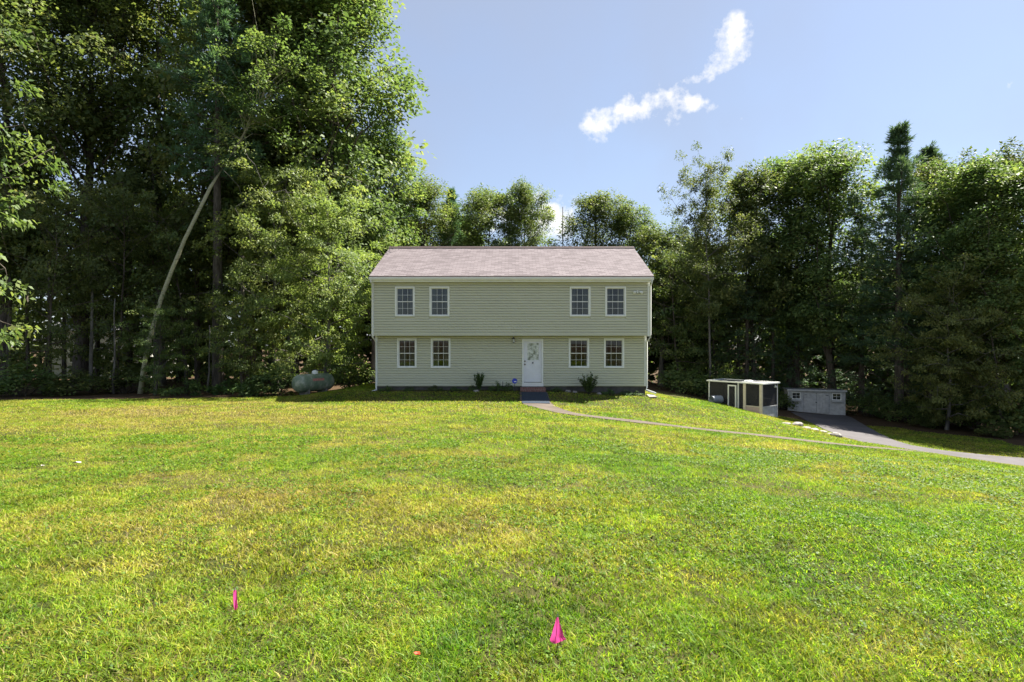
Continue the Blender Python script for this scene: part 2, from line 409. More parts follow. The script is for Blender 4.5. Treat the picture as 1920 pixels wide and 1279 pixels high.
op1 = [(wx(a,K1), wx(b,K1), wz(690,K1), wz(634.5,K1)) for a, b in W1]
dop = (wx(979,K1), wx(1018.5,K1), ZS0+.03, wz(636,K1))
def segs(x0, x1, z0, z1, ops):
    cuts = sorted((a, b) for a, b, c, d in ops if c < z1-.004 and d > z0+.004); out = []; x = x0
    for a, b in cuts:
        if a > x: out.append((x, a))
        x = b
    if x < x1: out.append((x, x1))
    return out
def wall_front(x0, x1, z0, z1, yf, ops, inset):
    # sheathing behind the boards
    zs = sorted({z0, z1, *[o[2]+inset for o in ops], *[o[3]-inset for o in ops]})
    so = [(a+inset, b-inset, c+inset, d-inset) for a, b, c, d in ops]
    mb = MB()
    for a, b in zip(zs[:-1], zs[1:]):
        a = max(a, z0); b = min(b, z1)
        if b-a < .003: continue
        for s, e in segs(x0, x1, a, b, so): mb.box(s, e, yf+.002, yf+.12, a, b)
    HP(mb, 'wall_sheathing', M['siding'])
    n = round((z1-z0)/.118); h = (z1-z0)/n
    for i in range(n):
        a = z0+i*h; b = a+h; jit = random.uniform(-.002, .002)
        for s, e in segs(x0, x1, a, b, ops):
            p, q = yf-.046+jit, yf-.004; mb = MB()
            pr = [(p, a), (p-.002, a+h*.62), (q, b-.001), (yf, b-.001), (yf, a)]
            A_ = [(s, yy, zz) for yy, zz in pr]; B_ = [(e, yy, zz) for yy, zz in pr]
            for k_ in range(5): l_ = (k_+1) % 5; mb.face([A_[l_], A_[k_], B_[k_], B_[l_]])
            mb.face(A_); mb.face(B_[::-1])
            HP(mb, 'clapboard', M['siding'])
random.seed(4)
CB = .1
wall_front(XL+CB, XR-CB, ZS1+.02, ZT, F0, op2, .05)
wall_front(XL+.06+CB, XR-.04-CB, ZS0, ZS1-.03, F1, op1+[dop], .05)
LX0, LX1 = XL+.06, XR-.04
HP(MB().box(XL, XL+CB, F0-.06, F0+.12, ZS1-.06, ZT), 'corner_board', M['white'])
HP(MB().box(XR-CB, XR, F0-.06, F0+.12, ZS1-.06, ZT), 'corner_board', M['white'])
HP(MB().box(LX0, LX0+CB, F1-.06, F1+.12, ZS0-.02, ZS1-.03), 'corner_board', M['white'])
HP(MB().box(LX1-CB, LX1, F1-.06, F1+.12, ZS0-.02, ZS1-.03), 'corner_board', M['white'])
HP(MB().box(XL+CB, XR-CB, F0-.056, F0+.1, ZS1-.035, ZS1+.018), 'overhang_trim', M['siding'])
HP(MB().box(XL+.01, XR-.01, F0+.1, BK, ZS1-.028, ZS1+.2), 'upper_floor', M['siding'])
HP(MB().box(LX0+.05, LX1-.05, F1+.03, BK-.1, -1.6, ZS0-.012), 'foundation', M['foundation'])
HP(MB().box(LX0+.02, LX1-.02, F1-.012, F1+.1, ZS0-.03, ZS0-.002), 'starter_strip', M['siding'])
HP(MB().box(LX0+.06, LX1-.06, F1+.12, BK-.12, ZS0-.01, ZS0+.12), 'ground_floor', M['room'])
RZ, RY = 6.46, 29.26; EZ_, EY = 4.46, 25.08
for nm, x0, x1 in (('gable_wall', XL+.003, XL+.14), ('gable_wall', XR-.14, XR-.003)):
    mb = MB(); a = F0+.12; zt = ZT+.2
    for xx, yy in ((x0, 1), (x1, 1)): pass
    A = [(x0,a,ZS1+.2),(x0,BK,ZS1+.2),(x0,BK,4.3),(x0,RY,RZ-.16),(x0,a,4.42)]; B = [(x1, p[1], p[2]) for p in A]
    mb.face(A[::-1]); mb.face(B)
    for i in range(5): j = (i+1) % 5; mb.face([A[i], A[j], B[j], B[i]])
    HP(mb, nm, M['siding'])
for x0, x1 in ((LX0+.003, LX0+.13), (LX1-.13, LX1-.003)): HP(MB().box(x0, x1, F1+.12, BK-.1, ZS0-.01, ZS1-.03), 'side_wall', M['siding'])
HP(MB().box(XL+.14, XR-.14, BK-.1, BK, ZS0, 4.3), 'back_wall', M['siding'])
HP(MB().box(-.05, .05, F0+.2, BK-.1, ZS1+.2, 4.2), 'partition', M['room'])
HP(MB().box(-1.6, -1.5, F1+.2, BK-.1, ZS0+.12, ZS1-.03), 'partition', M['room'])
HP(MB().box(XL+.14, XR-.14, F0+.12, BK-.1, 4.15, 4.25), 'attic_floor', M['room'])
# roof: stepped shingle courses, both slopes
RX0, RX1 = -6.46, 6.42
def slope(name, y0, z0, y1, z1):
    L = math.hypot(y1-y0, z1-z0); n = round(L/.14); dy, dz = (y1-y0)/L, (z1-z0)/L; ny, nz_ = -dz, dy
    if nz_ < 0: ny, nz_ = -ny, -nz_
    V = []; Fc = []; h = L/n
    for i in range(n):
        a, b = i*h, (i+1)*h+.01
        p = lambda s, k, x: (x, s, k)
        base = len(V)
        for s, k in ((a, 0), (a, .016), (b, .004), (b, 0)):
            V.append((RX0, s, k)); V.append((RX1, s, k))
        for q in ((0,1,3,2),(2,3,5,4)): Fc.append(tuple(base+t for t in q))
    base = len(V); V += [(RX0,0,-.1),(RX1,0,-.1),(RX1,L,-.1),(RX0,L,-.1),(RX0,0,.001),(RX1,0,.001),(RX1,L,.001),(RX0,L,.001)]
    for f in ((3,2,1,0),(0,1,5,4),(1,2,6,5),(2,3,7,6),(3,0,4,7)): Fc.append(tuple(base+t for t in f))
    me = bpy.data.meshes.new(name); me.from_pydata(V, [], Fc); me.materials.append(M['roof']); me.update()
    o = link(name, me, house); p = house.location
    o.location = (-p.x, y0-p.y, z0-p.z)
    ang = math.atan2(z1-z0, y1-y0)
    if y1 < y0:
        o.rotation_euler = (-(math.pi-ang) if False else math.atan2(z1-z0, y0-y1), 0, math.pi)
    else: o.rotation_euler = (ang, 0, 0)
    return o
slope('roof_slope', EY, EZ_+.03, RY, RZ)
slope('roof_slope', 33.44, EZ_+.03, RY, RZ)
HP(MB().hexa([(RX0,RY-.16,RZ-.02),(RX1,RY-.16,RZ-.02),(RX1,RY+.16,RZ-.02),(RX0,RY+.16,RZ-.02),(RX0,RY-.05,RZ+.075),(RX1,RY-.05,RZ+.075),(RX1,RY+.05,RZ+.075),(RX0,RY+.05,RZ+.075)]), 'ridge_vent', M['vent'])
HP(MB().box(XL+.0, XR-.0, EY+.06, F0-.002, ZT-.015, ZT+.03), 'soffit', M['white'])
HP(MB().box(XL-.02, XR+.06, EY+.03, EY+.06, ZT-.01, EZ_-.02), 'fascia', M['white'])
def gutter():
    prof = [(0,0),(-.085,0),(-.105,.03),(-.125,.085),(-.125,.125),(-.11,.125),(-.11,.09),(-.09,.035),(-.07,.015),(-.012,.015),(-.012,.125),(0,.125)]
    mb = MB(); A = [(XL-.04, EY+.03+y, 4.305+z) for y, z in prof]; B = [(XR+.1, p[1], p[2]) for p in A]; n = len(A)
    for i in range(n): j = (i+1) % n; mb.face([A[i], A[j], B[j], B[i]])
    mb.face(A[::-1]); mb.face(B); HP(mb, 'gutter', M['white'])
gutter()
def rake(x0, x1):
    mb = MB()
    def q(y, z): return [(x0, y, z-.22), (x1, y, z-.22), (x1, y, z-.055), (x0, y, z-.055)]
    a, b = q(EY+.07, EZ_+.06), q(RY, RZ+.02)
    mb.hexa([a[0], a[1], b[1], b[0], a[3], a[2], b[2], b[3]]); HP(mb, 'rake_board', M['white'])
rake(XL-.035, XL-.003); rake(XR+.003, XR+.06)
def downspout(x, xl, s):
    pts = [(x, EY-.03, 4.32), (x, EY-.02, 4.22), (x, F0-.07, 4.05), (x, F0-.07, ZS1+.02), (x, F0-.05, ZS1-.1), (xl, F1-.08, ZS1-.32), (xl, F1-.08, -.62), (xl-s*.03, F1-.12, -.72), (xl+s*.32, F1-.5, -.84)]
    mb = MB(); mb.tube(pts, .042, 8); o = HP(mb, 'downspout', M['white'])
downspout(XL+.05, LX0+.05, -1); downspout(XR+.02, LX1+.0, 1)

def make_window(x0, x1, z0, z1, yf, curtain):
    c = .07
    mb = MB(); yo, yi = yf-.065, yf+.05
    mb.box(x0, x0+c, yo, yi, z0, z1); mb.box(x1-c, x1, yo, yi, z0, z1); mb.box(x0+c, x1-c, yo, yi, z1-c, z1); mb.box(x0+c, x1-c, yo-.015, yi, z0, z0+c*.8)
    w = HP(mb, 'window', M['white'])
    a, b, lo, hi = x0+c, x1-c, z0+c*.8, z1-c; mid = (lo+hi)/2
    for k, (s0, s1, yy) in enumerate(((lo, mid+.015, yf+.025), (mid-.015, hi, yf+.005))):
        r = .032; m = MB()
        m.box(a, a+r, yy, yy+.03, s0, s1); m.box(b-r, b, yy, yy+.03, s0, s1); m.box(a+r, b-r, yy, yy+.03, s0, s0+r); m.box(a+r, b-r, yy, yy+.03, s1-r, s1)
        HP(m, 'sash', M['white'], w)
        ia, ib, ja, jb = a+r, b-r, s0+r, s1-r; g = .011; m = MB(); pw = (ib-ia)/3; ph = (jb-ja)/2; zc = (ja+jb)/2
        for t in (1, 2): m.box(ia+t*pw-g/2, ia+t*pw+g/2, yy+.008, yy+.022, ja, jb)
        for t in range(3): m.box(ia+t*pw+g/2*(t > 0), ia+(t+1)*pw-g/2*(t < 2), yy+.009, yy+.021, zc-g/2, zc+g/2)
        HP(m, 'muntin', M['white'], w)
        for t in range(3):
            for q in range(2):
                zz0 = (ja, zc+g/2)[q]; zz1 = (zc-g/2, jb)[q]; xa = ia+t*pw+g/2*(t > 0); xb = ia+(t+1)*pw-g/2*(t < 2)
                HP(MB().box(xa, xb, yy+.013, yy+.017, zz0, zz1), 'pane', M['glass'], w)
    if curtain:
        for s in (0, 1):
            m = MB(); n = 18; wdt = (b-a)*curtain; xa = a-.05 if s == 0 else b+.05-wdt; prev = None
            for i in range(n+1):
                x = xa+wdt*i/n; y = yf+.2+.025*math.sin(i*1.9+s)+.01*math.sin(i*.7); cur = (x, y)
                if prev: m.face([(prev[0], prev[1], lo-.15), (cur[0], cur[1], lo-.15), (cur[0], cur[1], hi+.08), (prev[0], prev[1], hi+.08)], True)
                prev = cur
            HP(m, 'curtain', M['curtain'], w)
    return w
for i, o in enumerate(op2): make_window(*o, F0, (.34, .3, .32, .28)[i])
for i, o in enumerate(op1): make_window(*o, F1, (.5, .47, .22, .26)[i])

# entrance door
x0, x1, z0, z1 = dop
mb = MB(); mb.box(x0, x0+.075, F1-.07, F1+.08, z0, z1); mb.box(x1-.075, x1, F1-.07, F1+.08, z0, z1); mb.box(x0+.075, x1-.075, F1-.07, F1+.08, z1-.08, z1)
df_ = HP(mb, 'door_frame', M['white'])
a, b = x0+.078, x1-.078; d0, d1 = z0+.14, z1-.083; gx0, gx1 = a+.17, b-.13; gz0, gz1 = d0+1.02, d1-.1
mb = MB(); y = F1+.0
mb.box(a, gx0, y, y+.045, d0, d1); mb.box(gx1, b, y, y+.045, d0, d1); mb.box(gx0, gx1, y, y+.045, d0, gz0); mb.box(gx0, gx1, y, y+.045, gz1, d1)
door = HP(mb, 'door', M['door_white'])
HP(MB().box(gx0, gx1, y+.015, y+.03, gz0, gz1), 'door_glass', M['artglass'], door)
m = MB(); t = .03
m.box(gx0-t, gx0, y-.012, y, gz0-t, gz1+t); m.box(gx1, gx1+t, y-.012, y, gz0-t, gz1+t); m.box(gx0, gx1, y-.012, y, gz1, gz1+t); m.box(gx0, gx1, y-.012, y, gz0-t, gz0); HP(m, 'glass_moulding', M['door_white'], door)
for px0, px1 in ((a+.1, (a+b)/2-.03), ((a+b)/2+.03, b-.1)):
    m = MB(); q0, q1 = d0+.15, d0+.78; t = .02
    m.box(px0, px0+t, y-.01, y, q0, q1); m.box(px1-t, px1, y-.01, y, q0, q1); m.box(px0+t, px1-t, y-.01, y, q0, q0+t); m.box(px0+t, px1-t, y-.01, y, q1-t, q1); HP(m, 'door_panel', M['door_white'], door)
def knob(x, z, r, name, mat): HP(MB().lathe([(0, 0), (r, -.005), (r*1.05, -.02), (r*.5, -.03), (r*.75, -.05), (r*.6, -.065), (0, -.07)], 12, 'y', (x, y, z)), name, mat, door)
knob(a+.055, d0+.97, .03, 'deadbolt', M['brass']); knob(a+.055, d0+.82, .034, 'door_knob', M['brass'])
HP(MB().box((a+b)/2-.02, (a+b)/2+.03, y-.03, y, d0+.86, d0+.93), 'knocker', M['black'], door)
HP(MB().box(a, b, F1-.02, F1+.06, d0-.022, d0-.002), 'door_sweep', M['black'])
HP(MB().box(x0-.01, x1+.01, F1-.06, F1+.1, z0-.06, d0-.024), 'door_sill', M['white'])
# wall lamp and floodlight
lx, lz = wx(963, K1), wz(637, K1)
m = MB(); m.box(lx-.05, lx+.05, F1-.03, F1-.005, lz-.1, lz+.1); m.tube([(lx, F1-.03, lz+.05), (lx, F1-.1, lz+.13), (lx, F1-.13, lz+.09)], .012, 6)
m.lathe([(0, .1), (.03, .09), (.075, .05), (.08, .04), (.06, .035)], 8, 'z', (lx, F1-.13, lz)); m.lathe([(.045, -.14), (.05, -.12), (0, -.16)], 8, 'z', (lx, F1-.13, lz))
wlamp = HP(m, 'wall_lamp', M['black'])
HP(MB().lathe([(.045, -.13), (.062, .035), (.04, .04)], 8, 'z', (lx, F1-.13, lz)), 'lamp_glass', M['lamp_glass'], wlamp)
fx, fz = wx(1195, K2), wz(547, K2)
m = MB(); m.lathe([(0, -.05), (.06, -.045), (.065, -.005), (.065, 0)], 12, 'y', (fx, F0-.01, fz))
m.lathe([(.03, -.02), (.035, .05), (0, .06)], 8, 'z', (fx, F0-.07, fz-.07))
fl = HP(m, 'floodlight', M['white'])
for s in (-1, 1):
    m = MB(); d = Vector((s*.8, -.5, -.45)).normalized(); p = Vector((fx+s*.04, F0-.06, fz+.02))
    m.tube([p, p+d*.05, p+d*.08, p+d*.19, p+d*.2], [.015, .02, .045, .07, .06], 10); HP(m, 'lamp_head', M['white'], fl)

# brick steps
stp = empty('brick_steps', (.96, F1-.4, HG), 0, 'two red brick steps below the white front door', 'steps')
def step(y0, y1, zb, zt):
    n = 11; w = 1.16/n; x0 = -.58
    MB().box(x0+.004, -x0-.004, y0+.008, y1, zb, zt-.008).build('step_core', M['mortar'], stp)
    for i in range(n):
        j = random.uniform(-.003, .003)
        MB().box(x0+i*w+.005, x0+(i+1)*w-.005, y0+j, y1-.02, zt-.075, zt+j).build('brick', M['brick'], stp)
    for i in range(5):
        MB().box(x0+i*.232+.005, x0+(i+1)*.232-.005, y0+random.uniform(.001, .006), y0+.1, zb+.02, zt-.087).build('brick', M['brick'], stp)
random.seed(8)
shade_o = empty('painted_shade', (.97, 23.6, 0), 0, 'dark blue grey strip of painted shade on the walk below the brick steps', 'mat')  # no real mat: dark strip added as the house's shade on the walk
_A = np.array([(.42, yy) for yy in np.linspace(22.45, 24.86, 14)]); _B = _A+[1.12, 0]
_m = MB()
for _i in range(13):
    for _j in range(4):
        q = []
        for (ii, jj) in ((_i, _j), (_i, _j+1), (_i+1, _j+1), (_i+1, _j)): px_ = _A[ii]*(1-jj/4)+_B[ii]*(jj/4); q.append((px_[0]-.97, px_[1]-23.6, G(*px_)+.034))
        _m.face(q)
_m.build('shade_top', simple('shade_colour', (.035, .045, .06), .95, .1, .25, 20, .5, .01), shade_o)
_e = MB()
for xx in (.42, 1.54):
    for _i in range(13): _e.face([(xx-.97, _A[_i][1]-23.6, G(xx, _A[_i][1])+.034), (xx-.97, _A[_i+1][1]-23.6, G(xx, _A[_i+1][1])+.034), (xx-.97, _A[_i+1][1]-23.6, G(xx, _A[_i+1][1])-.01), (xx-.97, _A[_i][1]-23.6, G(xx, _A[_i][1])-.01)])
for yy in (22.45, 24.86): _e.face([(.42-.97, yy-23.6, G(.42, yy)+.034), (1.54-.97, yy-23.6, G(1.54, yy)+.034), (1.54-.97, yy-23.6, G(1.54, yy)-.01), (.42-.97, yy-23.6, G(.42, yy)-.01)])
_e.build('shade_edge', M['black'], shade_o)
step(-.22, .36, -.1, .29); step(-.56, -.222, -.14, .13)

# ------------------------------------------------------------------ vegetation generators
def leaves(name, P, U, N, L, W, tint, mat):
    N = N/np.linalg.norm(N, axis=1)[:, None]; U = U-N*(U*N).sum(1)[:, None]; U /= np.linalg.norm(U, axis=1)[:, None]+1e-9
    S = np.cross(N, U); n = len(P)
    a = P; t = P+U*L[:, None]; m = P+U*(L*.45)[:, None]+N*(W*.12)[:, None]; h = S*(W/2)[:, None]
    V = np.stack([a, m+h, t, m-h], 1).reshape(-1, 3); Fq = np.arange(n*4).reshape(-1, 4)
    return np_mesh(name, V, Fq, mat, {'tint': np.repeat(tint, 4)})
def clump_leaves(rng, cen, size, lpc, ls, out_c, flat=.55, up=1.0):
    k = len(cen); n = k*lpc
    c = np.repeat(cen, lpc, 0); s = np.repeat(size, lpc)
    o = rng.normal(size=(n, 3)); o /= np.linalg.norm(o, axis=1)[:, None]; o *= (rng.random(n)**.45)[:, None]
    P = c+o*s[:, None]*np.array([1, 1, flat]); P[:, 2] -= .25*s*((o[:, 0]**2+o[:, 1]**2))
    rad = P-out_c; rad[:, 2] *= .5; rad /= np.linalg.norm(rad, axis=1)[:, None]+1e-6
    N = rng.normal(size=(n, 3))*.55+np.array([0, 0, up])+rad*.45
    U = rng.normal(size=(n, 3))*.8+rad*.8+o*.5+np.array([0, 0, -.35])
    L = ls*rng.uniform(.65, 1.3, n)*np.repeat(rng.uniform(.7, 1.3, k), lpc)
    tint = np.clip(np.repeat(rng.uniform(.1, .75, k), lpc)+rng.normal(0, .16, n), 0, 1)
    return P, U, N, L, L*.56, tint
def gen_tree(seed, H=20., Rr=5., base=.22, nl=26, cpl=7, lpc=110, ls=.2, csz=.85, trunk_r=.3, mat='leaf', bmat='bark', up_el=1.0, flat=.6, shape=.8, name='crown', dome=False):
    rng = np.random.default_rng(seed); mt = MB(); mbr = MB(); cen = []; size = []
    k = 9; tp = []; off = np.zeros(2)
    for i in range(k):
        off = off+rng.normal(0, .12, 2)*(i > 0); tp.append((off[0], off[1], H*.93*i/(k-1)))
    tr = [trunk_r*(1.35 if i == 0 else 1)*(1-.93*(i/(k-1))**1.1) for i in range(k)]
    mt.tube([(0, 0, -.4)]+tp, [trunk_r*1.5]+tr, 9)
    T = np.array(tp)
    def at(z): return np.array([np.interp(z, T[:, 2], T[:, 0]), np.interp(z, T[:, 2], T[:, 1]), z])
    zc_ = H*(base+1.02)/2; hz = H*(1.02-base)/2
    def pull(c, k=.97):     # keep limbs and clumps inside a rounded, lumpy crown
        if not dome: return c
        q = c-np.array([0, 0, zc_]); lump = k*(.92+.42*(float(vnoise(math.atan2(q[1], q[0])*3, q[2], 2.2, seed))-.5))
        nn = ((math.hypot(q[0], q[1])/Rr)**2.1+abs(q[2]/hz)**2.1)**(1/2.1)
        return c if nn < lump else np.array([0, 0, zc_])+q*(lump/nn)
    for i in range(nl):
        t = (i+.5)/nl; z0 = H*(base*.8+(.9-base*.8)*t**.95)
        az = i*2.399+rng.uniform(-.4, .4); el = R(8+58*t**1.3)*up_el+rng.normal(0, .12)
        pr = Rr*(math.sin(math.pi*(.16+.74*min(1, t*1.02)))**shape); ln = pr*rng.uniform(.72, 1.12)/max(.45, math.cos(el)) * (1 if t < .85 else .8)
        ln = min(ln, Rr*1.15)
        d = np.array([math.cos(az)*math.cos(el), math.sin(az)*math.cos(el), math.sin(el)])
        p0 = at(z0); pts = [p0+d*ln*s+np.array([0, 0, .12*ln*s*s])+rng.normal(0, .06*ln, 3)*(s > 0)*(s < 1) for s in (0, .3, .62, 1)]; pts = [pts[0]]+[pull(p, .86) for p in pts[1:]]
        r0 = max(.03, trunk_r*.38*(1-.75*t)); mbr.tube([tuple(p) for p in pts], [r0, r0*.7, r0*.45, .012], 5, False)
        nc = max(3, int(cpl*(.5+.7*ln/Rr)))
        for j in range(nc):
            s = rng.uniform(.18, 1.03) if j else 1.0
            q = np.array([np.interp(s, [0, .3, .62, 1], [p[c] for p in pts]) for c in range(3)])
            c_ = q+rng.normal(0, .17*ln*(.35+.65*s), 3)*np.array([1, 1, .75]); c_ = pull(c_); cen.append(c_); size.append(csz*rng.uniform(.6, 1.25))
            if j % 2 == 0: mbr.tube([tuple(q), tuple((q+c_)/2+rng.normal(0, .06, 3)), tuple(c_)], [r0*.25+.006, .012, .005], 3, False)
    cen.append(pull(at(H*.93)+np.array([0, 0, .3]))); size.append(csz)
    cen = np.array(cen); size = np.array(size)
    oc = np.array([0, 0, H*(base+1)/2])
    crown = leaves(name, *clump_leaves(rng, cen, size, lpc, ls, oc, flat), M[mat])
    return [('trunk', mt.mesh('trunk', M[bmat])), ('branches', mbr.mesh('branches', M[bmat])), ('crown', crown)]
def gen_pine(seed, H=20., Rr=4., base=.12, droop=0., gap=.62, per=6, tufts=9, npt=13, nl=.3, nw=.045, trunk_r=.28, tips=0, taper=.72):
    rng = np.random.default_rng(seed); mt = MB(); mbr = MB(); P = []; U = []
    mt.tube([(0,0,-.4),(0,0,0),(.05,0,H*.5),(0,.04,H)], [trunk_r*1.3, trunk_r, trunk_r*.55, .02], 8)
    z = H*base; i = 0
    while z < H*.985:
        t = (z-H*base)/(H*(1-base)); pr = Rr*(1-t)**taper*(.55+.45*min(1, t*5+.35))*(1+.25*math.sin(i*1.7))
        for j in range(per):
            az = j*2*math.pi/per+i*.7+rng.uniform(-.35, .35); ln = max(.35, pr*rng.uniform(.6, 1.15))
            el = R(-6+46*t*t)-droop+rng.normal(0, .1); d = np.array([math.cos(az)*math.cos(el), math.sin(az)*math.cos(el), math.sin(el)])
            p0 = np.array([0, 0, z+rng.uniform(-.2, .2)]); sg = .14*ln if droop == 0 else -.1*ln
            f = lambda s: p0+d*ln*s+np.array([0, 0, sg*s*s])
            mbr.tube([tuple(f(s)) for s in (0, .5, 1)], [max(.012, .05*(1-t)), .02, .006], 3, False)
            side = np.array([-d[1], d[0], 0])
            nt = max(3, int(tufts*(.35+.75*ln/Rr)))
            for q in range(nt):
                s = rng.uniform(.22, 1.) if q else 1.
                w = (1-abs(2*s-1.1))*.32*ln*rng.uniform(-1, 1)
                c = f(s)+side*w+np.array([0, 0, rng.normal(0, .06)-.12*abs(w)*(droop > 0)])
                dd = d*.8+side*np.sign(w)*.7*(abs(w)/(.2*ln+.01))+np.array([0, 0, .35 if droop == 0 else -.25])
                o = rng.normal(size=(npt, 3)); o /= np.linalg.norm(o, axis=1)[:, None]
                P.append(c+o*rng.uniform(.0, .24, (npt, 1))*np.array([1, 1, .5])); U.append(dd+o*.75)
        z += gap*rng.uniform(.8, 1.2)*(1-.45*t); i += 1
    for k in range(tips):       # extra leaders round the top, as on an old white pine
        az = k*2.4+.5; rr = 1.1+.45*k; zb = H*(.9-.045*k); hh = 1.5-.1*k; c0 = np.array([rr*math.cos(az), rr*math.sin(az), zb-hh])
        mbr.tube([tuple(c0*[.35, .35, 1]-[0, 0, .9]), tuple(c0), tuple(c0+[0, 0, hh])], [.04, .03, .008], 4, False)
        for q in range(26):
            f_ = rng.random(); a2 = rng.uniform(0, 6.283); w = .32*(1-f_)**.8+.03
            o = rng.normal(size=(npt, 3)); o /= np.linalg.norm(o, axis=1)[:, None]
            P.append(c0+np.array([math.cos(a2)*w, math.sin(a2)*w, hh*f_])+o*.1); U.append(np.array([math.cos(a2), math.sin(a2), .7])+o*.6)
    P = np.concatenate(P); U = np.concatenate(U); n = len(P)
    N = rng.normal(size=(n, 3))*.7+np.array([0, 0, .8]); L = nl*rng.uniform(.7, 1.25, n)
    tint = np.clip(.4+vnoise(P[:, 0]*2+P[:, 2], P[:, 1]*2, 1.2, seed)*.5-.25+rng.normal(0, .15, n), 0, 1)
    return [('trunk', mt.mesh('trunk', M['bark'])), ('branches', mbr.mesh('branches', M['bark'])), ('crown', leaves('crown', P, U, N, L, np.full(n, nw)*rng.uniform(.7, 1.3, n), tint, M['needle']))]
def gen_shrub(seed, Rr=1., H=1.4, ncl=34, lpc=55, ls=.13, csz=.34, mat='shrub_leaf'):
    rng = np.random.default_rng(seed); cen = []; size = []; ms = MB()
    for i in range(ncl):
        az = rng.uniform(0, 6.283); r = Rr*rng.random()**.6; h = H*(1-.55*(r/Rr)**2)*rng.uniform(.25, 1.)
        c = np.array([r*math.cos(az), r*math.sin(az), h]); cen.append(c); size.append(csz*rng.uniform(.6, 1.3))
        if i % 2 == 0: ms.tube([(c[0]*.15, c[1]*.15, -.1), (c[0]*.55, c[1]*.55, h*.6), tuple(c)], [.018, .012, .005], 4, False)
    return [('stems', ms.mesh('stems', M['bark'])), ('foliage', leaves('foliage', *clump_leaves(rng, np.array(cen), np.array(size), lpc, ls, np.array([0, 0, H*.2]), .7), M[mat]))]
def gen_spiky(seed, H=.8, n=26, spread=.6):
    rng = np.random.default_rng(seed); P = []; U = []; ms = MB()
    for i in range(n):
        az = rng.uniform(0, 6.283); tl = rng.uniform(.1, 1)*spread; d = np.array([math.cos(az)*tl, math.sin(az)*tl, 1.]); d /= np.linalg.norm(d); ln = H*rng.uniform(.65, 1.1)
        ms.tube([(0, 0, -.05), tuple(d*ln*.5), tuple(d*ln)], [.01, .008, .003], 3, False)
        for s in np.linspace(.2, 1, 16):
            for q in range(4):
                o = rng.normal(size=3)*.55; P.append(d*ln*s); U.append(d*.5+o)
    P = np.array(P); U = np.array(U); k = len(P); L = .085*rng.uniform(.7, 1.4, k)
    return [('stems', ms.mesh('stems', M['bark'])), ('foliage', leaves('foliage', P, U, rng.normal(size=(k, 3))+[0, 0, .4], L, L*.35, rng.uniform(0, .6, k), M['shrub_leaf']))]
def plant(parts, name, x, y, sxy, sz, rz, label, cat, group=None, z=None):
    o = empty(name, (x, y, G(x, y) if z is None else z), rz, label, cat, group); o.scale = (sxy, sxy, sz)
    for n, me in parts: link(n, me, o)
    return o

V = {}
V['oak'] = gen_tree(11, 20, 5, .1, 44, 11, 84, .23, 1.05, .34, shape=.55, dome=True)
V['oak2'] = gen_tree(12, 20, 5, .16, 40, 10, 84, .23, 1.0, .3, shape=.5, dome=True)
V['tall'] = gen_tree(13, 20, 5, .22, 38, 10, 80, .23, 1.0, .26, bmat='bark_grey', shape=.5, dome=True)
V['airy'] = gen_tree(14, 20, 5, .45, 26, 10, 95, .22, .9, .17, bmat='bark_grey')
V['airy2'] = gen_tree(15, 20, 5, .25, 34, 11, 90, .23, .95, .2, shape=.55, dome=True)
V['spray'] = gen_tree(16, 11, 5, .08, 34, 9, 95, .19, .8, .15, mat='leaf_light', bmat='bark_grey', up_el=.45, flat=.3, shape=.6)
V['spray2'] = gen_tree(17, 11, 5, .12, 26, 8, 56, .2, .8, .13, mat='leaf', up_el=.5, flat=.35, shape=.6)
V['pine'] = gen_pine(21, 20, 4.4, .1, 0, .62, 7, 14, 17, .34, .06, .3)
V['white_pine'] = gen_pine(24, 20, 4.6, .2, 0, .8, 6, 15, 17, .36, .055, .3, 4, 1.05)
V['old_pine'] = gen_pine(23, 25, 3.8, .5, 0, .7, 6, 12, 15, .34, .06, .38)
V['hemlock'] = gen_pine(22, 14, 3.8, .06, .16, .58, 6, 10, 13, .22, .05, .2)
V['shrub'] = gen_shrub(31); V['shrub2'] = gen_shrub(32, 1., 1.1, 28, 60, .11, .3); V['brush'] = gen_shrub(33, 1.2, 1.9, 40, 45, .16, .42, 'leaf')
def upix(u, d): return ((u-960)/1040*d, d)
rt = random.Random(77)
def tree(kind, name, u, d, H, Rr, label, group=None, cat='tree', rz=None):
    x, y = upix(u, d); h0, r0 = {'spray': (11, 5), 'spray2': (11, 5), 'hemlock': (14, 3.8), 'pine': (20, 4.4), 'old_pine': (25, 3.8), 'white_pine': (20, 4.6)}.get(kind, (20, 5))
    return plant(V[kind], name, x, y, Rr/r0, H/h0, rt.uniform(0, 6.28) if rz is None else rz, label, cat, group)
GL, GR, GB = 'trees of the left wood', 'trees of the right wood', 'trees behind the house'
# left wood
tree('oak', 'oak_tree', 603, 38, 30, 6.9, 'huge dense oak whose crown rises beside the open sky, left of the house', GL, rz=.4)
tree('oak2', 'oak_tree', 468, 37, 30, 5.8, 'tall leafy oak rising behind the top of the leaning birch', GL)
tree('tall', 'broadleaf_tree', 300, 38.5, 31, 6.0, 'tall dark broadleaf tree at the top of the picture, left of the leaning birch', GL)
tree('oak', 'broadleaf_tree', 150, 36, 29, 6.0, 'tall dense tree second from the left edge of the wood', GL, rz=2.)
tree('oak2', 'broadleaf_tree', 5, 34, 28, 5.8, 'tall dark tree at the far left edge of the wood', GL)
tree('tall', 'broadleaf_tree', 545, 41, 31, 6, 'tall tree standing between the two largest oaks of the left wood', GL)
tree('spray', 'beech_tree', 610, 29.3, 10.5, 3.3, 'sunlit pale green beech with layered sprays above the gas tank', GL, rz=1.1)
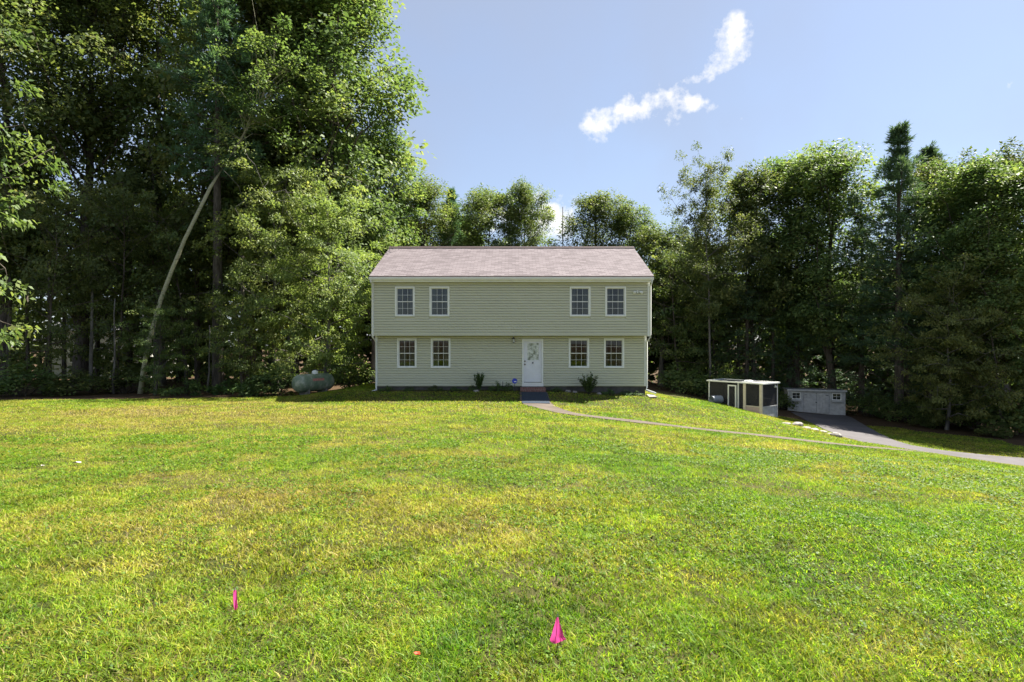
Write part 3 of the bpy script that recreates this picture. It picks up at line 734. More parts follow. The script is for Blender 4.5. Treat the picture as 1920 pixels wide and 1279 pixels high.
tree('spray', 'beech_tree', 520, 31.5, 13, 3.8, 'taller sunlit beech just left of the gas tank', GL, rz=3.)
tree('spray2', 'understory_tree', 350, 33.5, 11, 3.6, 'shaded young tree just left of the thick dark trunk', GL)
tree('spray2', 'understory_tree', 215, 31.5, 11.5, 3.6, 'shaded young tree spreading just left of the birch foot', GL)
tree('spray2', 'understory_tree', 80, 29, 10.5, 3.4, 'shaded young tree at the lawn edge near the left border', GL)
tree('spray2', 'maple_tree', -180, 17.5, 14, 4.1, 'near maple whose sunlit branches hang in from the left border', GL, rz=.8)
tree('old_pine', 'pine_tree', 409, 32.2, 25, 3.4, 'dark pine with the thick bare trunk standing at the edge of the left wood', GL)
tree('tall', 'broadleaf_tree', 700, 41.5, 20, 4.6, 'lower rounded tree leaning over the left end of the roof', GL)
# behind the house
for kind, nm, u, d, H, Rr, lb in (
    ('oak2', 'broadleaf_tree', 795, 47, 16.4, 4.3, 'tree just right of the huge oak, above the left end of the roof'),
    ('pine', 'pine_tree', 846, 50, 16.2, 2.8, 'slim pine tip showing above the left part of the roof'),
    ('airy2', 'broadleaf_tree', 912, 48, 16.2, 3.9, 'loose tree above the roof with cloud showing through'),
    ('airy2', 'broadleaf_tree', 985, 48, 16.8, 3.1, 'narrow tree with a pointed top above the middle of the roof'),
    ('oak2', 'broadleaf_tree', 1118, 49, 16.4, 4.0, 'round full tree above the right half of the roof'),
    ('tall', 'broadleaf_tree', 1180, 49, 15.6, 3.6, 'small rounded tree right beside the round full one above the roof'),
    ('tall', 'broadleaf_tree', 1238, 46, 13.6, 4.0, 'low dense tree just past the right end of the roof'),
    ('oak', 'broadleaf_tree', 866, 55, 15.6, 4.8, 'low dense tree filling the gap above the left middle of the roof'),
    ('oak2', 'broadleaf_tree', 1030, 60, 12.4, 4.6, 'low tree seen just over the ridge below the open gap'),
    ('oak', 'broadleaf_tree', 760, 54, 16.0, 4.0, 'dense tree half hidden behind the right side of the huge oak')):
    tree(kind, nm, u, d, H, Rr, lb, GB)
# right wood
for kind, nm, u, d, H, Rr, lb in (
    ('airy', 'slender_tree', 1326, 38, 15.4, 2.6, 'slender airy tree with a long bare trunk right of the house'),
    ('airy2', 'broadleaf_tree', 1412, 41, 17.8, 4.2, 'loose leafy tree between the slender tree and the round high crown'),
    ('oak', 'broadleaf_tree', 1482, 42, 19.4, 4.6, 'leafy tree with a lower crown left of the broad round one'),
    ('oak2', 'broadleaf_tree', 1560, 39, 18.6, 4.8, 'broad round crown left of the tall pine top'),
    ('white_pine', 'pine_tree', 1686, 34.6, 18.5, 4.5, 'tallest white pine with its spire above the right wood'),
    ('pine', 'pine_tree', 1742, 39, 18.6, 4.2, 'second white pine with a lower tip right of the tallest one'),
    ('oak', 'broadleaf_tree', 1822, 32, 15.8, 3.9, 'sunlit broad tree right of the white pines'),
    ('oak2', 'broadleaf_tree', 1930, 29.5, 14.6, 4.0, 'tree cut by the right border of the picture'),
    ('tall', 'broadleaf_tree', 1885, 40, 19, 4.6, 'tree behind and above the two sunlit ones near the right border'),
    ('hemlock', 'hemlock_tree', 1495, 41, 14.4, 4.2, 'dark hemlock with drooping layers behind the wire coop'),
    ('hemlock', 'hemlock_tree', 1615, 38.3, 13.6, 4.2, 'dark hemlock right behind the white shed'),
    ('hemlock', 'hemlock_tree', 1400, 40.5, 11.6, 3.8, 'smaller dark hemlock behind the left end of the coop'),
    ('spray2', 'understory_tree', 1275, 41, 10.5, 4.0, 'dark young tree close to the right corner of the house'),
    ('spray2', 'understory_tree', 1345, 43, 11.5, 4.2, 'dark young tree behind the slender bare trunk'),
    ('tall', 'broadleaf_tree', 1772, 36, 17, 3.8, 'dark leafy tree just right of the tallest white pine'),
    ('spray', 'understory_tree', 1775, 30.2, 8.6, 2.8, 'young tree with patches of lit leaves at the right wood edge'),
    ('spray2', 'understory_tree', 1880, 29, 8., 2.8, 'dark young tree at the lawn edge by the right border'),
    ('oak', 'broadleaf_tree', 1300, 48, 13.6, 4.6, 'sunlit low tree glowing just left of the slender bare trunk')):
    tree(kind, nm, u, d, H, Rr, lb, GR)

tree('spray2', 'sapling', 292, 28.2, 4.5, 1.7, 'small leafy sapling crossing the lower birch trunk', GL)
tree('spray2', 'sapling', 455, 28.8, 5.2, 1.8, 'small leafy sapling right of the thick dark trunk', GL)
# the leaning birch
def lean_birch():
    pts = []
    for (u, v, d) in ((262,742,29.),(268,700,29.1),(277,650,29.2),(302,560,29.5),(323,505,29.8),(346,450,30.1),(395,350,30.6),(450,265,31.),(490,190,31.5),(515,110,32)):
        x, y = upix(u, d); pts.append(Vector((x, y, CAMZ-(v-639.5)*d/1040)))
    b = pts[0].copy(); b.z = G(b.x, b.y)
    o = empty('birch_tree', b, 0, 'pale birch trunk leaning right across the dark left wood', 'tree', GL)
    q = [p-b for p in pts]; q[0] = Vector((0, 0, -.2))
    MB().tube(q, [.14, .115, .11, .108, .105, .1, .09, .07, .04, .015], 10).build('trunk', M['birch'], o)
    rng = np.random.default_rng(5); cen = []; mb = MB()
    for i in range(64):
        k = rng.uniform(6.9, 9); j = int(k); f = k-j; p = q[j]*(1-f)+q[min(j+1, 9)]*f; c = np.array(p)+rng.normal(0, 1.25, 3)+np.array([0, 0, .7]); cen.append(c)
        mb.tube([tuple(p), tuple((np.array(p)+c)/2+rng.normal(0, .15, 3)), tuple(c)], [.018, .01, .004], 4, False)
    mb.build('branches', M['birch'], o)
    link('crown', leaves('crown', *clump_leaves(rng, np.array(cen), rng.uniform(.5, .9, 64), 110, .17, np.array(q[7])), M['leaf']), o)
lean_birch()
# bare poles and thin trunks inside the wood edge
def thin_trunk(u, d, vtop, r, lean, label, mat='bark_grey', name='thin_trunk', fork=None, group='thin trunks at the wood edge'):
    x, y = upix(u, d); z0 = G(x, y); zt = CAMZ-(vtop-639.5)*d/1040
    o = empty(name, (x, y, z0), 0, label, 'tree trunk', group); h = zt-z0
    rr = random.Random(int(u*7)); k = 6
    pts = [(lean*h*i/k+rr.uniform(-.05, .05)*(i > 0), rr.uniform(-.05, .05), -.15+(h+.15)*i/k) for i in range(k+1)]
    MB().tube(pts, [r*(1.2 if i == 0 else 1-.55*i/k) for i in range(k+1)], 8).build('trunk', M[mat], o)
    if fork:
        fz, fl, fd = fork; p = Vector((lean*fz, 0, fz)); MB().tube([p, p+Vector((fd*fl*.5, 0, fl*.45)), p+Vector((fd*fl, .1, fl))], [r*.7, r*.5, r*.2], 6).build('limb', M[mat], o)
thin_trunk(213, 29, 560, .06, .01, 'thin straight grey trunk just left of the birch foot')
thin_trunk(172, 30, 540, .11, 0, 'dark trunk in front of the half hidden neighbouring wall')
thin_trunk(288, 28.6, 600, .045, .02, 'thin forked sapling just right of the birch foot', fork=(.9, 1.1, .75))
thin_trunk(455, 31, 480, .17, 0, 'dark trunk just right of the thick pine trunk', 'bark')
thin_trunk(390, 30, 610, .06, .03, 'thin grey stem against the left side of the thick pine trunk')
thin_trunk(15, 29, 520, .13, .02, 'dark trunk at the left border of the picture', 'bark')
thin_trunk(95, 31, 520, .12, -.02, 'dark trunk between the left border and the neighbouring wall', 'bark')
thin_trunk(1055, 49, 388, .07, 0, 'bare dead pole standing above the ridge before the open gap', 'bark', 'dead_tree', None, GB)
thin_trunk(1700, 37, 420, .12, 0, 'dark straight trunk right of the white shed', 'bark', group='trunks of the right wood')
thin_trunk(1795, 35, 450, .15, .01, 'dark trunk between the lit leaf patches on the right', 'bark', group='trunks of the right wood')
thin_trunk(1450, 41, 450, .14, -.01, 'dark trunk rising behind the coop roof', 'bark', group='trunks of the right wood')
# shrubs
sh = [('shrub', 690, 27.6, 1.5, .95, 'sunlit leafy shrub', 0)]
def shr(kind, u, d, s, sz, label, group='shrubs at the wood edge'): x, y = upix(u, d); plant(V[kind], 'shrub', x, y, s, sz, rt.uniform(0, 6), label, 'shrub', group)
shr('shrub', 515, 27.6, 1.35, 1.15, 'bright sunlit shrub just left of the gas tank')
shr('shrub2', 470, 27.4, 1.0, .8, 'low shrub left of the bright one by the gas tank')
shr('shrub2', 345, 28, 1.1, .8, 'low dark shrub between the birch foot and the thick trunk')
shr('brush', 235, 29.5, 1.1, .8, 'dark brush just left of the birch foot')
shr('brush', 130, 28.2, 1.2, .7, 'dark brush under the trees below the neighbouring wall')
shr('brush', 40, 27.2, 1.3, .9, 'dark brush at the left border below the hanging branches')
shr('brush', 655, 31.2, 1.2, .9, 'dark brush behind the gas tank beside the house')
shr('shrub2', 430, 29, .9, .7, 'low shrub at the foot of the thick dark trunk')
shr('brush', 1275, 37, 1.5, 1., 'dark brush beyond the grass right of the house')
shr('brush', 1345, 36.5, 1.4, 1.2, 'dark brush behind the left part of the wire coop')
shr('brush', 1460, 36.8, .9, .7, 'dark brush in the gap between coop and shed')
shr('brush', 1632, 35.5, 1.1, .9, 'dark brush against the right side of the shed')
shr('brush', 1700, 33.5, 1.2, .8, 'dark brush beyond the end of the driveway')
shr('brush', 1770, 32, 1.3, 1.0, 'tall dark brush behind the shaded grass')
shr('brush', 1835, 30.4, 1.3, 1.2, 'tall brush at the right wood edge with lit tips')
shr('brush', 1905, 29, 1.4, 1.3, 'tall dark brush at the right border')
shr('brush', 1735, 31, .6, .35, 'low plants along the edge of the shaded grass')
shr('brush', 1865, 28, .6, .35, 'low plants along the shaded grass near the right border')

# deep woodland behind, read as one dark mass
def wood_mass(name, label, boxes, seed):
    rng = np.random.default_rng(seed); Ps = []; mb = MB(); Ls = []
    for (xa, xb, ya, yb, h, n, nt) in boxes:
        x = rng.uniform(xa, xb, n); y = rng.uniform(ya, yb, n); hh = h*(.7+.5*vnoise(x, y*.3, 6, seed)); z = zg(x, y)+hh*rng.random(n)**.8
        k = vnoise(x+z*.7, y+z*.9, 1.8, seed+1) > .36; Ps.append(np.stack([x, y, z], 1)[k])
        for i in range(nt):
            a, b = rng.uniform(xa, xb), rng.uniform(ya, yb); zz = G(a, b); mb.tube([(a, b, zz-.3), (a+rng.normal(0, .2), b, zz+h*.75)], [rng.uniform(.12, .3), .05], 6, False)
    P = np.concatenate(Ps); n = len(P)
    o = tag(link(name, leaves(name, P, rng.normal(size=(n, 3)), rng.normal(size=(n, 3))*.6+[0, 0, .8], rng.uniform(.5, 1., n), rng.uniform(.35, .65, n), rng.uniform(0, .7, n), M['leaf'])), label, 'woodland', None, 'stuff')
    link('trunks', mb.mesh('trunks', M['bark']), o)['kind'] = 'stuff'
wood_mass('deep_woodland', 'dark depth of the wood behind the left trees', [(-60, -48, 40, 62, 19, 18000, 16), (-48, -34, 58, 68, 19, 6000, 10), (-34, -9, 43, 54, 19, 30000, 26), (-75, -55, 20, 45, 20, 9000, 12), (-46, -36, 42, 47, 17, 1500, 5)], 91)
wood_mass('deep_woodland', 'dark depth of the wood behind the coop and shed', [(13, 40, 46, 58, 12, 24000, 28), (40, 62, 34, 58, 12, 18000, 18), (5, 14, 50, 62, 10, 9000, 6), (31, 40, 40, 48, 10, 5000, 8)], 92)
wood_mass('deep_woodland', 'low dark wood just visible over the roof ridge', [(-10, 8, 60, 74, 10, 7000, 10)], 93)

# neighbouring house glimpsed through the left wood
nb = empty('neighbouring_house', (-41.5, 56, G(-41.5, 56)), 0, 'pale clapboard wall of a neighbouring house glimpsed through the left wood', 'house')
for i in range(24): MB().hexa([(-5,-.03,i*.2),(5,-.03,i*.2),(5,.05,i*.2),(-5,.05,i*.2),(-5,0,i*.2+.198),(5,0,i*.2+.198),(5,.05,i*.2+.198),(-5,.05,i*.2+.198)]).build('clapboard', M['pale_siding'], nb)
MB().box(-5, 5, .05, 7, 0, 4.8).build('wall', M['pale_siding'], nb)
MB().hexa([(-5.3,-.4,4.75),(5.3,-.4,4.75),(5.3,7.4,4.75),(-5.3,7.4,4.75),(-5.3,3.3,7),(5.3,3.3,7),(5.3,3.7,7),(-5.3,3.7,7)]).build('roof', M['shed_roof'], nb)
for x in (-2.6, 2.2):
    m = MB(); m.box(x-.6, x+.6, -.09, -.03, 1.5, 1.6); m.box(x-.6, x+.6, -.09, -.03, 2.9, 3.); m.box(x-.6, x-.5, -.09, -.03, 1.6, 2.9); m.box(x+.5, x+.6, -.09, -.03, 1.6, 2.9); w = m.build('window', M['white'], nb)
    MB().box(x-.5, x+.5, -.06, -.04, 1.6, 2.9).build('pane', M['glass'], w)

# ------------------------------------------------------------------ plants along the house
def near(u, d): x = (u-960)/1040*d; return x, d
x, y = near(898, 25.2); plant(gen_spiky(41, .78, 22, .35), 'spiky_shrub', x, y, 1, 1, 0, 'dark upright shrub against the wall left of the front door', 'shrub')
x, y = near(1104, 25.1); plant(gen_spiky(42, .85, 34, .8), 'spiky_shrub', x, y, 1, 1, 0, 'dark spreading shrub under the windows right of the front door', 'shrub')
for i, (u, d, s, lb) in enumerate(((930, 25.3, .3, 'small dark plant left of the blue lawn sign'), (950, 25.35, .26, 'small dark plant right behind the blue lawn sign'), (885, 25.2, .2, 'low plant at the foot of the upright shrub'))):
    x, y = near(u, d); plant(V['shrub2'], 'border_plant', x, y, s, s*1.4, i, lb, 'plant', 'small plants in the border')
for i, (u, d, s_, lb) in enumerate(((725, 25.35, .24, 'low dark plant near the left downspout'), (765, 25.4, .2, 'low dark plant under the first window from the left'), (815, 25.35, .26, 'low dark plant under the second window from the left'), (855, 25.3, .2, 'low dark plant halfway between second window and upright shrub'), (1045, 25.4, .2, 'low dark plant right of the brick steps'), (1140, 25.35, .24, 'low dark plant right of the spreading shrub'), (1172, 25.35, .22, 'low dark plant under the last window on the right'), (1195, 25.35, .2, 'low dark plant near the right downspout'))):
    x, y = near(u, d); plant(V['shrub2'], 'border_plant', x, y, s_*1.3, s_*1., i*1.3, lb, 'plant', 'low plants along the foundation')
def flowers(u, d):
    x, y = near(u, d); o = empty('white_flowers', (x, y, G(x, y)), 0, 'white flowers on a stem left of the blue lawn sign', 'plant'); rng = random.Random(3)
    m = MB(); m.tube([(0, 0, -.02), (.02, 0, .25), (.01, 0, .42)], .012, 5); m.build('stem', M['bark'], o)
    for i in range(7):
        c = Vector((rng.uniform(-.1, .1), rng.uniform(-.06, .06), .42+rng.uniform(-.05, .06)))
        m = MB()
        for k in range(5):
            a = k*1.257+i; m.face([c, c+Vector((math.cos(a-.4)*.04, math.sin(a-.4)*.04, .012)), c+Vector((math.cos(a)*.06, math.sin(a)*.06, .02)), c+Vector((math.cos(a+.4)*.04, math.sin(a+.4)*.04, .012))])
        m.build('blossom', M['flower'], o)
flowers(942, 25.3)
x, y = near(965, 25.2); sg = empty('yard_sign', (x, y, G(x, y)), 0, 'small blue octagonal sign on a stake left of the front door', 'sign')
MB().box(-.012, .012, -.006, .006, -.05, .38).build('stake', M['black'], sg)
oc = [(.125*math.cos(R(22.5+45*i)), .48+.125*math.sin(R(22.5+45*i))) for i in range(8)]
m = MB(); m.face([(a, -.02, b) for a, b in oc]); m.face([(a, -.008, b) for a, b in oc][::-1])
for i in range(8): j = (i+1) % 8; m.face([(oc[i][0], -.02, oc[i][1]), (oc[i][0], -.008, oc[i][1]), (oc[j][0], -.008, oc[j][1]), (oc[j][0], -.02, oc[j][1])])
m.build('sign_plate', M['blue_sign'], sg); MB().box(-.03, .08, -.024, -.021, .43, .47).build('white_mark', M['white'], sg)
# stones
def stone(x, y, sx, sy, sz, seed, label, group=None, rz=0):
    rng = np.random.default_rng(seed); m = MB(); n = 9; prof = []
    base = []
    for k, (r, h) in enumerate(((.85, -.35), (1.02, .0), (.97, .55), (.62, .95))):
        ring = [((r+rng.uniform(-.14, .14))*math.cos(2*math.pi*j/n)*sx, (r+rng.uniform(-.14, .14))*math.sin(2*math.pi*j/n)*sy, (h+rng.uniform(-.06, .06))*sz) for j in range(n)]; base.append(ring)
    for k in range(3):
        for j in range(n): m.face([base[k][j], base[k][(j+1) % n], base[k+1][(j+1) % n], base[k+1][j]])
    m.face(base[3]); o = m.build('stone', M['stone'], None, loc=(x, y, G(x, y)), rz=rz); return tag(o, label, 'stone', group)
for i, (u, v, sx, lb) in enumerate(((1478,797,.3,'first flat stone from the coop along the lawn edge'),(1500,800,.42,'upright pale stone at the lawn edge with flat stones either side'),(1516,805,.4,'flat stone right of the upright pale one'),(1532,808,.46,'largest flat slab in the row along the lawn edge'),(1548,812,.3,'narrow flat stone right of the largest slab'),(1562,817,.25,'small stone before the last round one'),(1574,821,.34,'round pale stone at the driveway end of the row'))):
    x, y = hit(u, v); stone(x, y+.2, sx*.7, .16, .16 if i in (1, 6) else .07, 50+i, lb, 'stones along the lawn edge', .3*i)
for i, (u, d, s, lb) in enumerate(((1065, 25.3, .14, 'pale stone left of the spreading shrub by the wall'), (1078, 25.25, .11, 'small stone touching the left side of the spreading shrub'), (1123, 25.2, .11, 'small pale stone right of the spreading shrub'), (893, 25., .13, 'pale stone at the foot of the upright shrub'))):
    x, y = near(u, d); stone(x, y, s, s*.8, s*.7, 70+i, lb, 'stones in the border')
x, y = near(1221, 25.2); o = MB().hexa([(-.18,-.35,0),(.18,-.35,0),(.14,.3,0),(-.14,.3,0),(-.18,-.35,.05),(.18,-.35,.05),(.14,.3,.1),(-.14,.3,.1)]).build('splash_block', M['stone'], None, loc=(x, y, G(x, y))); tag(o, 'concrete splash block under the right downspout', 'splash block')

# ------------------------------------------------------------------ gas tank
x, y = upix(588, 27.3); z = G(x, y)
tk = empty('gas_tank', (x, y, z), R(60), 'weathered green and white gas tank lying left of the house', 'tank')
tk.scale = (.86, .92, .92)
prof = [(0, -1.3), (.17, -1.285), (.3, -1.24), (.4, -1.15), (.46, -1.03), (.475, -.9), (.475, .9), (.46, 1.03), (.4, 1.15), (.3, 1.24), (.17, 1.285), (0, 1.3)]
MB().lathe(prof, 28, 'x', (0, 0, .62)).build('shell', M['tank'], tk)
for s in (-.62, .62): MB().hexa([(s-.06,-.32,-.08),(s+.06,-.32,-.08),(s+.06,.32,-.08),(s-.06,.32,-.08),(s-.06,-.36,.3),(s+.06,-.36,.3),(s+.06,.36,.3),(s-.06,.36,.3)]).build('leg', M['stone'], tk)
MB().lathe([(.17, 0), (.17, .1), (.15, .15), (.08, .19), (0, .2)], 16, 'z', (.1, 0, 1.08)).build('dome_cover', M['white'], tk)
MB().tube([(-.5, 0, 1.08), (-.5, 0, 1.17), (-.42, 0, 1.19), (-.34, 0, 1.17), (-.34, 0, 1.08)], .012, 6).build('lifting_lug', M['tank'], tk)
m = MB(); pv = None
for i in range(9):
    a = R(188+i*4); c = (-.478*math.cos(a+math.pi)*-1, 0)
    yy, zz = .478*math.cos(R(184+i*2.6))*1, .62+.478*math.sin(R(168-i*3.2))
    pv = pv
for i in range(4):
    a0, a1 = R(150+i*4), R(150+(i+1)*4)
    for sgn in (1,):
        m.face([(-.45, .4785*math.cos(a0), .62+.4785*math.sin(a0)), (.35, .4785*math.cos(a0), .62+.4785*math.sin(a0)), (.35, .4785*math.cos(a1), .62+.4785*math.sin(a1)), (-.45, .4785*math.cos(a1), .62+.4785*math.sin(a1))], True)
m.build('red_band', M['tank_red'], tk)

# ------------------------------------------------------------------ wire coop
Cx, Cy = 12.83, 28.5; zc = G(Cx, Cy)-.05
coop = empty('wire_coop', (Cx, Cy, zc), math.atan2(2.5, -1.86), 'cream framed wire animal coop with a flat white roof right of the house', 'coop')
HT = 1.62   # local x runs to the left end, local -y runs to the back right
def part(n, mat, *b): m = MB(); [m.box(*q) for q in b]; return m.build(n, M[mat], coop)
DY = -1.6; LX = 3.1
for px, w in ((0, .13), (.88, .15)): part('front_post', 'cream', (px, px+w, -.12, 0, -.3, HT))
for px, py in ((3.04, -.06), (0, DY), (3.04, DY), (1.28, -.05)): part('post', 'white' if px else 'grey_paint', (px, px+.06, py, py+.06, -.3, HT))
part('base_panel', 'pinkboard', (.13, .88, -.05, -.02, -.2, .42)); part('base_panel', 'grey_paint', (.02, .05, DY+.06, -.12, -.2, .42))
part('rail', 'cream', (.13, .88, -.07, -.015, .42, .48)); part('rail', 'grey_paint', (-.005, .05, DY+.06, -.12, .42, .47))
part('base_board', 'cream', (1.03, 1.28, -.05, -.01, -.2, .1)); part('base_board', 'pinkboard', (1.34, 3.04, -.04, -.01, -.25, .04))
for b in ((-.1,LX+.1,-.02,.06,HT,HT+.07), (-.1,LX+.1,DY-.06,DY+.02,HT,HT+.07), (-.1,-.02,DY+.02,-.02,HT,HT+.07), (LX+.02,LX+.1,DY+.02,-.02,HT,HT+.07), (1.2,1.28,DY+.02,-.02,HT+.004,HT+.06)): part('top_rail', 'white', b)
part('roof_board', 'shed_roof', (-.018, 1.198, DY+.022, -.022, HT+.01, HT+.05)); part('top_wire', 'screen', (1.282, LX+.018, DY+.022, -.022, HT+.03, HT+.034))
for b in ((.13,.88,-.04,-.035,.48,HT), (1.34,1.42,-.04,-.035,.04,HT), (1.92,3.04,-.04,-.035,.04,HT), (.02,.025,DY+.06,-.12,.47,HT), (.06,3.04,DY+.02,DY+.025,-.1,HT), (3.06,3.065,DY+.06,-.06,-.1,HT), (1.03,1.28,-.04,-.035,.1,HT)): part('wire_panel', 'screen', b)
dr = MB(); dr.box(1.42,1.49,-.03,.01,.04,1.5); dr.box(1.85,1.92,-.03,.01,.04,1.5); dr.box(1.49,1.85,-.03,.01,1.43,1.5); dr.box(1.49,1.85,-.03,.01,.04,.11); dr = dr.build('coop_door', M['white'], coop)
MB().box(1.49,1.85,-.012,-.008,.11,1.43).build('door_wire', M['screen'], dr); MB().box(1.86,1.9,.01,.05,.72,.84).build('latch', M['white'], dr)
m = MB(); m.lathe([(0, .12), (.03, .1), (.1, .0), (.09, -.005), (0, .02)], 12, 'z', (.0, DY+.25, 1.42)); m.tube([(0, DY+.25, 1.52), (0, DY+.25, HT)], .006, 4); m.build('hanging_lamp', M['white'], coop)
part('nest_box', 'grey_paint', (.25, .85, DY+.1, DY+.6, .3, .8))
P = coop.matrix_world
def cw(lx, ly, lz):
    a = math.atan2(2.5, -1.86); return (Cx+lx*math.cos(a)-ly*math.sin(a), Cy+lx*math.sin(a)+ly*math.cos(a), zc+lz)
o = stone(0, 0, .24, .15, .09, 95, None); o.location = cw(.9, -.3, HT+.08); o.name = 'cloth_bundle'; o.data.materials[0] = M['white']; tag(o, 'small pale bundle lying on the coop roof', 'bundle')
bx, by, bz = cw(2.35, .42, 0); bz = G(bx, by)
bar = empty('barrel', (bx, by, bz+.21), R(200), 'small blue grey barrel lying open in front of the coop', 'barrel')
MB().lathe([(.2, -.33), (.215, -.3), (.205, -.28), (.21, 0), (.205, .28), (.2, .33), (.185, .33), (.185, -.28), (0, -.28)], 20, 'x').build('barrel_body', M['barrel'], bar)
for s in (-.12, .14): MB().lathe([(.209, s-.012), (.219, s), (.209, s+.012)], 20, 'x').build('hoop', M['barrel'], bar)

# ------------------------------------------------------------------ shed
A = Vector((18.2, 36.6, 0)); B = Vector((21.4, 35.6, 0)); dv = (B-A); SL = dv.length
zs_ = G(19.8, 36)-.06
shed = empty('shed', (A.x, A.y, zs_), math.atan2(dv.y, dv.x), 'weathered white low shed with double doors and two small windows', 'shed')
def spart(n, mat, *b, par=None): m = MB(); [m.box(*q) for q in b]; return m.build(n, M[mat], par or shed)
SH = 1.56; wn_ = [(.28, .72), (SL-.72, SL-.28)]; wz0, wz1 = 1.0, 1.36; dx0, dx1 = .95, SL-.95
spart('body', 'grey_paint', (.02, .28, .03, 1.6, 0, SH-.06), (.72, SL-.72, .03, 1.6, 0, SH-.06), (SL-.28, SL-.02, .03, 1.6, 0, SH-.06), (.28, .72, .03, 1.6, 0, wz0), (.28, .72, .03, 1.6, wz1, SH-.06), (SL-.72, SL-.28, .03, 1.6, 0, wz0), (SL-.72, SL-.28, .03, 1.6, wz1, SH-.06), (.28, .72, .4, 1.6, wz0, wz1), (SL-.72, SL-.28, .4, 1.6, wz0, wz1))
n = 11; h = SH/n
for i in range(n):
    z0 = i*h; z1 = z0+h
    ops = [(a-.04, b+.04, wz0-.05, wz1+.04) for a, b in wn_]+[(dx0-.05, dx1+.05, -1, 1.45)]
    for s, e in segs(.06, SL-.06, z0, z1, ops): MB().hexa([(s,.0,z0),(e,.0,z0),(e,.029,z0),(s,.029,z0),(s,.018,z1-.002),(e,.018,z1-.002),(e,.029,z1-.002),(s,.029,z1-.002)]).build('clapboard', M['grey_paint'], shed)
for a in (0, SL-.06): spart('corner_board', 'grey_paint', (a, a+.06, -.015, .03, 0, SH))
mid = (dx0+dx1)/2
for s, e in ((dx0, mid-.008), (mid+.008, dx1)):
    d = spart('shed_door', 'grey_paint', (s, e, -.01, .025, .1, 1.4)); w = (e-s)/4
    for i in range(4): spart('plank', 'grey_paint', (s+i*w+.006, s+(i+1)*w-.006, -.026, -.0105, .105, 1.395), par=d)
    spart('batten', 'grey_paint', (s+.02, e-.02, -.045, -.0265, 1.22, 1.3), par=d)
    spart('hinge', 'black', ((s+.03, s+.2, -.052, -.0455, 1.24, 1.27) if s == dx0 else (e-.2, e-.03, -.052, -.0455, 1.24, 1.27)), par=d)
spart('latch', 'black', (mid-.04, mid+.04, -.04, -.0265, .75, .8))
for a, b in wn_:
    w = spart('window', 'white', (a-.04, a, -.02, .05, wz0-.04, wz1+.04), (b, b+.04, -.02, .05, wz0-.04, wz1+.04), (a, b, -.02, .05, wz1, wz1+.04), (a, b, -.02, .05, wz0-.04, wz0))
    spart('muntin', 'white', ((a+b)/2-.008, (a+b)/2+.008, .01, .03, wz0, wz1), (a, (a+b)/2-.008, .011, .029, (wz0+wz1)/2-.008, (wz0+wz1)/2+.008), ((a+b)/2+.008, b, .011, .029, (wz0+wz1)/2-.008, (wz0+wz1)/2+.008), par=w)
    for q in (0, 1):
        for r in (0, 1): spart('pane', 'glass', ((a, (a+b)/2-.008)[0] if q == 0 else (a+b)/2+.008, (a+b)/2-.008 if q == 0 else b, .018, .022, wz0 if r == 0 else (wz0+wz1)/2+.008, (wz0+wz1)/2-.008 if r == 0 else wz1), par=w)
    spart('flower_box', 'grey_paint', (a-.08, b+.08, -.14, -.021, wz0-.16, wz0-.045), par=w)
    for s, e in ((a-.16, a-.045), (b+.045, b+.16)): spart('shutter', 'grey_paint', (s, e, -.03, -.002, wz0-.03, wz1+.03), par=w)
m = MB(); m.hexa([(-.08,-.12,SH-.01),(SL+.08,-.12,SH-.01),(SL+.08,1.75,SH-.05),(-.08,1.75,SH-.05),(-.08,-.12,SH+.04),(SL+.08,-.12,SH+.04),(SL+.08,1.75,SH-.005),(-.08,1.75,SH-.005)]); m.build('roof', M['shed_roof'], shed)
spart('fascia', 'grey_paint', (-.06, SL+.06, -.15, -.122, SH-.06, SH+.045))

# ------------------------------------------------------------------ pink marking flags and small litter
def flag(u, v, h, label, pts, lean):
    x, y = hit(u, v); o = empty('marking_flag', (x, y, G(x, y)), 0, label, 'flag', 'pink marking flags')
    MB().tube([(0, 0, -.05), (lean*.6, 0, h*.6), (lean, 0, h+.012)], .0022, 6).build('wire_stake', M['wire'], o)
    n = 6; m = MB(); V_ = []; Fc = []
    k = len(pts)
    for i, (xa, xb, z, dy) in enumerate(pts):
        for j in range(n+1):
            t = j/n; V_.append((xa+(xb-xa)*t, dy*math.sin(t*5.2+i*.5)*(.3+.7*i/k)-.003, z))
    for i in range(k-1):
        for j in range(n): a = i*(n+1)+j; Fc.append((a, a+1, a+n+2, a+n+1))
    me = bpy.data.meshes.new('flag_cloth'); me.from_pydata(V_, [], Fc); me.materials.append(M['flag']); me.polygons.foreach_set('use_smooth', [True]*len(Fc)); me.update(); link('flag_cloth', me, o)
flag(1045, 1222, .19, 'pink triangular marking flag nearest the middle of the lawn', [(-.006,.006,.185,.0),(-.012,.012,.155,.006),(-.022,.024,.12,.01),(-.031,.034,.085,.014),(-.04,.05,.058,.018),(-.036,.014,.048,.018)], .002)
flag(441, 1152, .15, 'narrow pink marking flag hanging folded in the left part of the lawn', [(-.009,.01,.15,.004),(-.013,.014,.12,.012),(-.013,.015,.08,.014),(-.012,.016,.045,.014),(-.008,.013,.028,.012)], .0)
